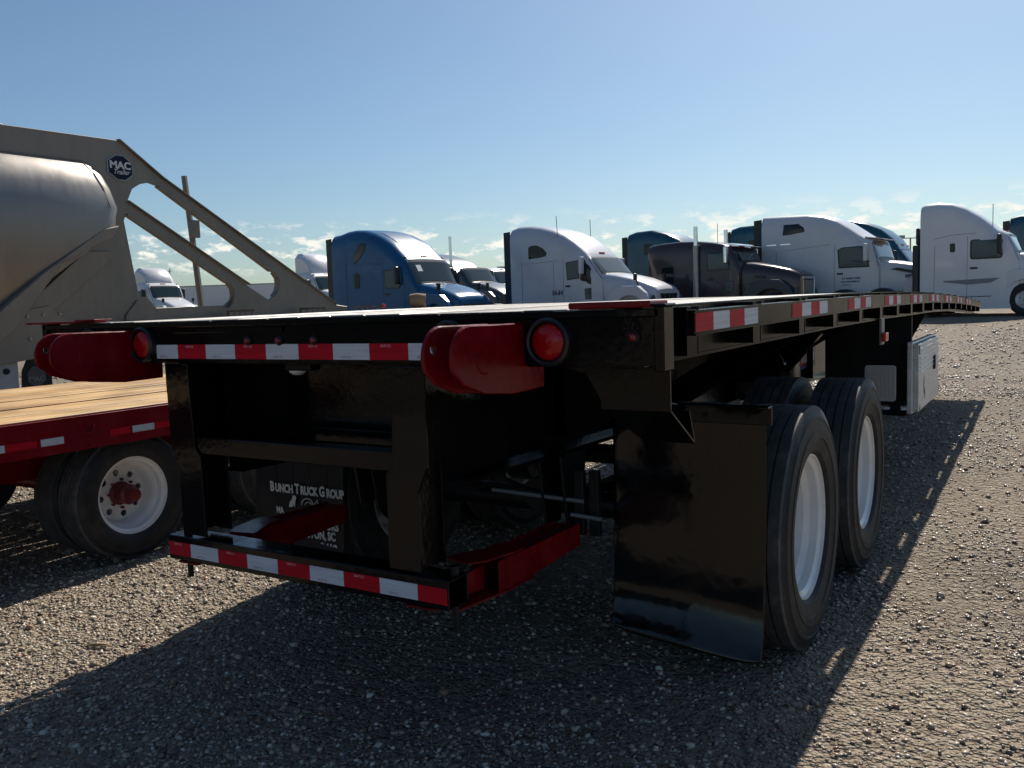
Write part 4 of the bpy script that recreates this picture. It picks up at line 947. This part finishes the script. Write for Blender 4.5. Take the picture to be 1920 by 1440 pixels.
BLUE = mat('blue_truck_paint', (.010, .085, .205), .25, spec=.3, bump=(2.5, .25), coat=.22, var=.08, vscale=2, bdist=.02)
SILV = mat('silver_white_truck_paint', (.50, .51, .55), .28, coat=.4, var=.04, vscale=2, bump=(2.5, .15), bdist=.01)
DARK = mat('dark_maroon_grey_paint', (.045, .034, .040), .2, spec=.35, bump=(2.2, .25), coat=.3, var=.1, bdist=.02)
WHIT = mat('white_truck_paint', (.62, .62, .63), .3, coat=.3, var=.04, vscale=2, bump=(2.5, .12), bdist=.01)
WHI2 = mat('bright_white_truck_paint', (.68, .68, .69), .32, coat=.4, var=.04, vscale=1.5)
TEAL = mat('teal_truck_paint', (.008, .065, .10), .25, coat=.3, var=.15, bump=(2.2, .2), bdist=.02)
GREY = mat('grey_truck_paint', (.05, .055, .065), .3, coat=.4)
HEAD = -6

# blue sleeper
r_, B, Hd = tractor('sleeper_truck', 'blue high-roof sleeper tractor with paper in its windshield', (-20.642, 22.187), HEAD, BLUE,
    [(0, 3.78), (.35, 3.80), (.75, 3.88), (1.2, 3.90), (1.7, 3.85), (2.2, 3.70), (2.6, 3.52), (3.0, 3.28), (3.3, 3.02), (3.5, 2.84)], (3.66, 2.72), (4.18, 1.84),
    [(4.05, 1.88, 1.04), (4.5, 1.80, 1.02), (5.0, 1.68, .98), (5.5, 1.50, .93), (5.75, 1.38, .88), (5.85, 1.25, .84)],
    [(rrect(1.20, 1.48, 1.78, 2.34, .08), GLASS), ([(1.20, 2.70), (1.28, 3.05), (1.50, 3.34), (1.76, 3.40), (1.88, 3.36), (1.80, 3.10), (1.52, 2.82), (1.24, 2.66)], GLASS), (rrect(2.78, 3.55, 1.72, 2.38, .10, sl=-.08), GLASSL)],
    seamz=[(0, 2.70), (1.2, 2.68), (2.6, 2.60), (3.5, 2.58)], door=(2.68, 3.72, 2.52), top_rx=.40)
B.line([(.78, .8), (.80, 2.6), (.86, 3.5)], SEAM, r_, .006)
B.panel(rrect(1.10, 1.62, 1.60, 2.46, .08), .003, BLUE, r_, 'hatch_panel')
B.patch(2.05, 3.35, -.62, .62, .010, mat('blue_roof_inset', (.02, .07, .18), .35, coat=.4), r_, 'roof_inset')
bm = nb(); box(bm, 3.78, 3.90, -.66, -.42, 2.18, 2.19); 
bm.free(); B.patch(3.80, 3.93, -.72, -.48, .022, mat('windshield_paper', (.45, .52, .58), .6), r_, 'windshield_paper', nx=2, ny=2)

# silver white aerodynamic sleeper
r_, B, Hd = tractor('sleeper_truck', 'silver-white sleeper tractor with H-H on its door and one swooping roof', (-15.035, 25.663), HEAD, SILV,
    [(0, 3.74), (.30, 3.80), (.8, 3.78), (1.3, 3.70), (1.8, 3.56), (2.3, 3.35), (2.7, 3.10), (3.0, 2.86), (3.2, 2.68)], (3.34, 2.54), (3.92, 1.90),
    [(3.8, 1.94, 1.06), (4.3, 1.86, 1.04), (4.9, 1.72, .98), (5.4, 1.55, .92), (5.75, 1.40, .86), (5.85, 1.30, .82)],
    [([(.86, 2.56), (.86, 2.98), (.98, 3.04), (1.25, 3.04), (1.50, 2.92), (1.66, 2.76), (1.64, 2.64), (1.40, 2.60)], GLASS), ([(2.52, 1.74), (2.48, 2.36), (3.02, 2.42), (3.04, 1.78)], GLASSL), ([(3.08, 1.72), (3.08, 2.42), (3.22, 2.44), (3.50, 2.10), (3.50, 1.55)], GLASS), ([(3.26, 1.05), (3.24, 1.42), (3.50, 1.44), (3.50, 1.05)], GLASSL)],
    seamz=[(0, 2.40), (.8, 2.40), (2.0, 2.44), (3.1, 2.50)], door=(2.36, 3.58, 2.46), mirror='paint', rx=.36, top_rx=.46, lights=3)
B.line([(.52, .8), (.54, 2.4), (.60, 3.6)], SEAM, r_, .006); B.line([(1.95, .8), (1.95, 2.40)], SEAM, r_, .005)
text('lettering', 'H-H', .25, mat('navy_lettering', (.01, .015, .07), .5), r_, (2.10, -1.207, 1.30), ext=.003, off=.008)
for y in (-.95, .95):
    bm = nb(); tube(bm, [(2.1, y*1.13, 2.72), (2.06, y*1.16, 4.02)], .012, 5); o = obj('antenna', bm, PLASTIC, r_); 
    bm = nb(); box(bm, 2.05, 2.15, y*1.17-.05, y*1.17+.05, 2.66, 2.80); obj('antenna_base', bm, PLASTIC, o, bev=.02)
for s in (-1, 1):
    bm = nb(); tube(bm, [(x, s*Hd.side(x, 1.3)+s*.004, 1.34+.0*x) for x in (4.9, 5.2)], .004, 4); obj('hood_seam', bm, SEAM, r_)

# dark long-nose tractor
r_, B, Hd = tractor('conventional_truck', 'dark maroon-grey long-nose tractor with two chrome exhaust stacks', (-10.721, 28.338), HEAD, DARK,
    [(0, 2.84), (.1, 2.88), (.5, 2.92), (1.2, 2.95), (1.9, 2.92), (2.5, 2.84), (2.9, 2.76), (3.12, 2.68)], (3.26, 2.58), (3.52, 2.04),
    [(3.4, 2.10, .95), (3.9, 2.06, .90), (4.6, 1.92, .84), (5.1, 1.80, .80), (5.45, 1.66, .76), (5.52, 1.58, .74)],
    [(rrect(.55, 1.08, 1.42, 2.08, .09), GLASS), ([(2.38, 1.85), (2.36, 2.46), (3.12, 2.48), (3.22, 1.85)], GLASSL), (rrect(3.02, 3.34, 1.08, 1.44, .05), GLASSL)],
    door=(2.30, 3.36, 2.52), mirror='chrome', stacks=((-1, 1), 1.98, 3.42), extender=False, chrome=True, hoodmir=False, visor=(3.10, 3.50, 2.78, CHROME), rx=.22, top_rx=.24, lights=5, wheelx=4.65, fender=mat('dark_navy_fender', (.015, .02, .04), .25, coat=.6))
B.line([(1.72, .8), (1.72, 2.7)], SEAM, r_, .012)
bm = nb(); tube(bm, [(2.6, -.8, 2.8), (2.6, -.8, 3.5)], .01, 5); obj('antenna', bm, PLASTIC, r_)
bm = nb(); prism(bm, [(4.00, 1.62), (4.32, 1.60), (4.40, 1.54), (4.38, 1.50), (4.02, 1.52)], 'y', -.925, -.90); obj('hood_vent', bm, PLASTIC, r_)

# white sleeper 4
r_, B, Hd = tractor('sleeper_truck', 'white sleeper tractor with door lettering and tall vertical grille bars', (-7.145, 30.555), HEAD, WHIT,
    [(0, 3.76), (.4, 3.74), (.9, 3.72), (1.6, 3.70), (2.2, 3.60), (2.7, 3.40), (3.1, 3.12), (3.4, 2.90), (3.6, 2.78)], (3.86, 2.66), (4.12, 1.90),
    [(4.0, 1.95, 1.02), (4.6, 1.88, 1.0), (5.3, 1.74, .95), (6.0, 1.54, .90), (6.55, 1.34, .86), (6.7, 1.24, .82)],
    [([(.80, 3.00), (.84, 3.38), (1.38, 3.38), (1.58, 3.22), (1.60, 3.08), (1.10, 3.02)], GLASS), ([(2.80, 1.72), (2.76, 2.36), (2.92, 2.44), (3.55, 2.46), (3.72, 2.36), (3.84, 1.72)], GLASSL)],
    seamz=[(0, 2.42), (1.0, 2.46), (2.4, 2.56), (3.5, 2.62)], door=(2.66, 3.92, 2.54), mirror='paint', top_rx=.42, visor=(3.62, 4.20, 2.78, WHIT), chrome=False, lights=5)
B.line([(.55, .8), (.56, 2.4), (.6, 3.6)], SEAM, r_, .006)
LTX = mat('faint_navy_lettering', (.06, .07, .13), .5)
for row, (z_, h_, x0_, x1_) in enumerate(((1.33, .07, 2.92, 3.50), (1.22, .06, 2.88, 3.50), (1.12, .03, 2.94, 3.2))):
    bm = nb(); x_ = x0_; rs = random.Random(row)
    while x_ < x1_:
        w_ = rs.uniform(.02, .045); box(bm, x_, x_+w_, -1.204, -1.2005, z_, z_+h_*rs.uniform(.8, 1)); x_ += w_+rs.choice((.008, .010, .012, .035))
    o_ = obj('faint_lettering', bm, LTX, r_); o_['kind'] = 'stuff'
text('lettering', '680', .16, LTX, r_, (5.05, -.985, 1.36), ext=.01, off=.004)
bm = nb(); prism(bm, [(4.45, 1.62), (4.70, 1.66), (5.35, 1.50), (5.45, 1.42), (5.20, 1.44)], 'y', -1.015, -.93); obj('hood_vent', bm, PLASTIC, r_)
for x in (.2, .72):
    bm = nb(); box(bm, x, x+.36, -1.212, -1.20, 2.66, 2.70); obj('handle_trim', bm, CHROME, r_)

# white sleeper at right, wheels visible
r_, B, Hd = tractor('sleeper_truck', 'white tractor at right edge with tall roof fairing and visible front wheel', (-1.651, 29.35), HEAD+2, WHI2,
    [(0, 3.62), (.10, 3.66), (.5, 3.68), (.9, 3.62), (1.3, 3.44), (1.7, 3.16), (2.0, 2.90), (2.2, 2.70)], (2.46, 2.58), (2.80, 1.92),
    [(2.7, 1.96, 1.06), (3.2, 1.90, 1.04), (3.7, 1.78, 1.0), (4.1, 1.60, .94), (4.3, 1.45, .88), (4.4, 1.35, .84)],
    [(rrect(1.46, 2.36, 1.80, 2.42, .08), GLASSL), (rrect(.88, 1.03, 2.06, 2.34, .04), GLASS)],
    seamz=[(.42, 2.50), (.9, 2.60), (1.6, 2.62), (2.2, 2.58)], door=(1.38, 2.56, 2.54), mirror='black', top_rx=.42, skirt=True, extender=False, wheelx=3.02, mirror_x=2.28, zb=.24, lights=3)
B.line([(.42, .4), (.44, 2.2), (.46, 3.5)], SEAM, r_, .006)
bm = nb(); tube(bm, [(2.05, -.95, 2.6), (2.05, -.95, 3.5)], .011, 5); obj('antenna', bm, PLASTIC, r_)
B.panel([(.7, 1.12), (.7, 1.16), (2.3, 1.20), (2.05, 1.06), (1.4, 1.02)], .012, mat('grey_side_trim', (.20, .21, .23), .4), r_, 'side_trim')
bm = nb(); box(bm, -.24, -.04, -1.14, 1.0, .8, 2.35); obj('bulkhead', bm, PLASTIC, r_, bev=.03); bm = nb(); box(bm, -.15, -.04, -1.1, .9, 2.36, 2.9); obj('bulkhead_top', bm, PLASTIC, r_, bev=.03)

# simplified trucks further back, each its own thing
def backtruck(label, u, d, top, paint, head=HEAD, kind='sleeper', g=None, **k):
    dirv = F + R2*((u-960)/1644.4); P = CAM + dirv*d
    if kind == 'sleeper':
        return tractor('sleeper_truck', label, (P.x, P.y), head, paint, [(0, top-.1), (.4, top), (1.2, top+.02), (2.0, top-.2), (2.6, top-.5), (3.1, top-.95)], (3.4, 2.62), (3.9, 1.9),
            [(3.8, 1.95, 1.04), (4.6, 1.80, 1.0), (5.3, 1.55, .93), (5.6, 1.40, .88), (5.7, 1.3, .84)], [(rrect(.9, 1.3, 2.8, 3.3, .08), GLASS), (rrect(2.5, 3.25, 1.75, 2.38, .1), GLASSL)], door=(2.4, 3.5, 2.5), group='tractor units standing further back', frame=False, **k)
    r_, B, Hd = tractor('day_cab_truck', label, (P.x, P.y), head, paint, [(0, 2.86), (.3, 2.95), (.9, 2.96), (1.3, 2.86)], (1.5, 2.72), (1.95, 1.9),
            [(1.85, 1.95, 1.02), (2.5, 1.82, .98), (3.2, 1.60, .90), (3.6, 1.42, .85), (3.7, 1.3, .8)], [(rrect(.5, 1.4, 1.8, 2.42, .09), GLASSL)], door=(.4, 1.55, 2.5), group='tractor units standing further back', extender=False, **k)
    if top:
        bm = nb(); rows = []
        for x, z, w in ((-.05, top, 1.02), (.25, top+.02, 1.02), (.6, top-.12, 1.0), (.95, top-.42, .96), (1.2, 3.02, .9)):
            rows.append([bm.verts.new(p) for p in ((x, -w, 2.85), (x, -w, z-.25), (x, -w+.22, z), (x, 0, z+.03), (x, w-.22, z), (x, w, z-.25), (x, w, 2.85))])
        for A, Bq in zip(rows, rows[1:]):
            for q in range(6): bm.faces.new((A[q], A[q+1], Bq[q+1], Bq[q]))
        bm.faces.new(rows[0]); bm.faces.new(rows[-1])
        obj('roof_fairing', bm, paint, r_, smooth=True)
    return r_, B, Hd
backtruck('small white day cab tractor seen under the silver truss', 263, 56, 3.85, WHIT, kind='day', lights=5)
backtruck('white day cab tractor close behind the tail of the blue sleeper truck', 562, 50, 4.0, WHI2, kind='day', lights=5)
backtruck('grey sleeper tractor with one chrome stack, just behind the blue truck', 772, 44, 3.35, GREY, stacks=((-1,), 3.0, 4.1))
backtruck('white day cab tractor between the blue and the silver-white trucks', 893, 56, 0, WHIT, kind='day', lights=3, chrome=True)
backtruck('teal sleeper tractor behind the tail of the dark long-nose truck', 1181, 42, 3.92, TEAL)
backtruck('dark teal sleeper tractor mostly hidden left of the white sleeper', 1372, 43, 4.0, TEAL)
backtruck('dark teal sleeper tractor behind the hood of the white sleeper', 1545, 43, 4.05, TEAL)
backtruck('teal sleeper tractor at the extreme right edge of the photo', 1888, 42, 4.0, TEAL)

# far dry van trailers
def van(u, d, L, label, head=0, c=WHIT, zt=4.0):
    dirv = F + R2*((u-960)/1644.4); P = CAM + dirv*d; g = gz(P.x, P.y)
    t = thing('box_trailer', label, 'trailer', (P.x, P.y, g), R(head), 'box trailers in the distance')
    bm = nb(); box(bm, 0, L, 0, 2.5, 1.15, zt); obj('box_body', bm, c, t, bev=.03)
    bm = nb(); box(bm, -.02, L+.02, -.02, 2.52, zt-.12, zt+.02); obj('roof_rail', bm, STEEL, t)
    for x in (1.2, 2.5):
        for y in (.25, 2.25):
            w_ = link('wheel', BIG[0], t, loc=(x, y, .5)); w_.rotation_euler = (0, 0, math.pi/2); link('rim', DISCM, w_)
    bm = nb(); box(bm, .3, L-.4, .8, 1.7, .9, 1.14); obj('chassis', bm, BLACKR, t)
van(348, 104, 12.5, 'long white box trailer far away beneath the silver truss', 32)
van(470, 110, 6, 'short white box trailer seen between truss foot and white tractor', 32)
van(940, 80, 8, 'grey box trailer far away left of the silver-white truck', 20, mat('far_grey_box', (.38, .39, .40), .5))
van(915, 96, 3.4, 'ochre sided box trailer far away behind small white tractor', 32, mat('far_ochre_box', (.45, .25, .06), .5), 3.7)

for k in range(2):  # unseen black boxes added behind the camera so the gloss paint mirrors something dark
    t = thing('box_trailer', ('black trailer-shaped box added unseen behind the viewpoint to darken paint reflections, the nearer one', 'black trailer-shaped box added unseen behind the viewpoint to darken paint reflections, further left than its twin')[k], 'trailer', (-20.0 - 15.5*k, -15.0 - 1.5*k, 0), R(4), 'unseen black boxes added behind the viewpoint for dark reflections')
    bm = nb(); box(bm, 0, 14, -2.5, 0, .45, 2.6); obj('box_body', bm, BLACKR, t, bev=.03)
    for x in (1.5, 2.8, 11.5):
        for y in (-.25, -2.25):
            w_ = link('wheel', BIG[0], t, loc=(x, y, .5)); w_.rotation_euler = (0, 0, math.pi/2); link('rim', DISCM, w_)

# lamp mast and utility poles, distant
def mast(u, d, h, label, heads=True, grp=None):
    dirv = F + R2*((u-960)/1644.4); P = CAM + dirv*d; g = gz(P.x, P.y)
    t = thing('light_mast' if heads else 'utility_pole', label, 'lamp post' if heads else 'pole', (P.x, P.y, g), R(32), grp)
    bm = nb(); tube(bm, [(0, 0, 0), (0, 0, h)], [.12, .08] if heads else [.06, .04], 8); obj('pole', bm, STEEL, t, smooth=True)
    if heads:
        bm = nb(); tube(bm, [(-.9, 0, h-.05), (.9, 0, h-.05)], .05, 6); obj('cross_arm', bm, STEEL, t)
        for s in (-1, 1): pbox('lamp_head', STEEL, t, s*.9-.28, s*.9+.28, -.2, .2, h-.02, h+.25, .03)
    else:
        bm = nb(); box(bm, -.16, .16, -.04, .04, h-.3, h-.24); obj('cross_arm', bm, STEEL, t)
mast(1705, 90, 5.9, 'twin-headed light mast standing in the gap between two white trucks')
mast(263, 75, 4.7, 'thin utility pole left of the small day cab', False, 'utility poles in the distance')
mast(333, 78, 4.8, 'thin utility pole right of the small day cab roof', False, 'utility poles in the distance')
# far brush along the horizon
def brush():
    bm = nb(); rs = random.Random(5)
    for k in range(420):
        a = math.pi/2 + YAW + rs.uniform(-.75, .75); d = rs.uniform(150, 260); x = CAM.x + d*math.cos(a); y = CAM.y + d*math.sin(a); h = rs.uniform(1.2, 3.6)
        for j in range(9):
            p = Vector((x+rs.gauss(0, 1.6), y+rs.gauss(0, 1.6), gz(x, y)+h*rs.random()**.7)); s = rs.uniform(.5, 1.1)
            vs = [bm.verts.new(p+Vector((rs.gauss(0, s), rs.gauss(0, s), rs.gauss(0, s*.7)))) for _ in range(4)]
            for q in ((0, 1, 2), (0, 2, 3), (0, 1, 3)): bm.faces.new([vs[i] for i in q])
    o = obj('distant_brush', bm, mat('dry_brush', (.07, .07, .045), .9, var=.3)); o['kind'] = 'stuff'; o['label'] = 'low dark brush along the far horizon'; o['category'] = 'brush'
brush()

# tan roll lying beyond the deck on the left edge
CAN = mat('tan_canvas', (.22, .15, .085), .8, bump=(25, .5), var=.25)
t = thing('canvas_roll', 'tan rolled canvas bundle standing at the left edge of the flatbed deck', 'roll', (-1.19, 2.28, cz(2.28)+.002))
bm = nb(); tube(bm, [(-.055, -.04, .068), (.0, -.0, .070), (.06, .05, .066)], [.062, .068, .060], 16)
for v in bm.verts: v.co += Vector(noise.noise_vector(v.co*18))*.006
obj('roll', bm, CAN, t, smooth=True); t.scale = (.66, .66, .66)
bm = nb()
for r in (.046, .030, .014): lathe(bm, [(0, r), (.004, r), (.004, r-.008), (0, r-.008)], (0, 0, 0), 'y', 18, close=True)
o = obj('rolled_end', bm, mat('tan_canvas_edge', (.16, .085, .05), .8), t); o.location = (-.058, -.045, .068); o.rotation_euler = (0, 0, R(-40))

# splinter of wood on the gravel
bm = nb(); P = Vector((0, 0, 0)); tube(bm, [(-.05, -.01, .004), (-.02, .0, .008), (.03, .004, .007), (.06, .0, .004)], [.002, .006, .006, .002], 5)
for s in (-1, 1): tube(bm, [(-.06, s*.008, .003), (.05, s*.004, .006)], .0025, 4)
C_ = CAM; v = F + R2*((185-960)/1644.4) + D2*((1212-720)/1644.4); Pg = CAM + v*(-(CAM.z-.004)/v.z)
o = obj('wood_splinter', bm, mat('splinter_wood', (.30, .20, .10), .8)); o.location = Pg; o.rotation_euler = (0, 0, R(20)); o.scale = (1.1, 1.1, 1.1)
tag(o, 'small splintered piece of wood lying on sunlit gravel at lower left', 'wood')
bpy.context.view_layer.update()
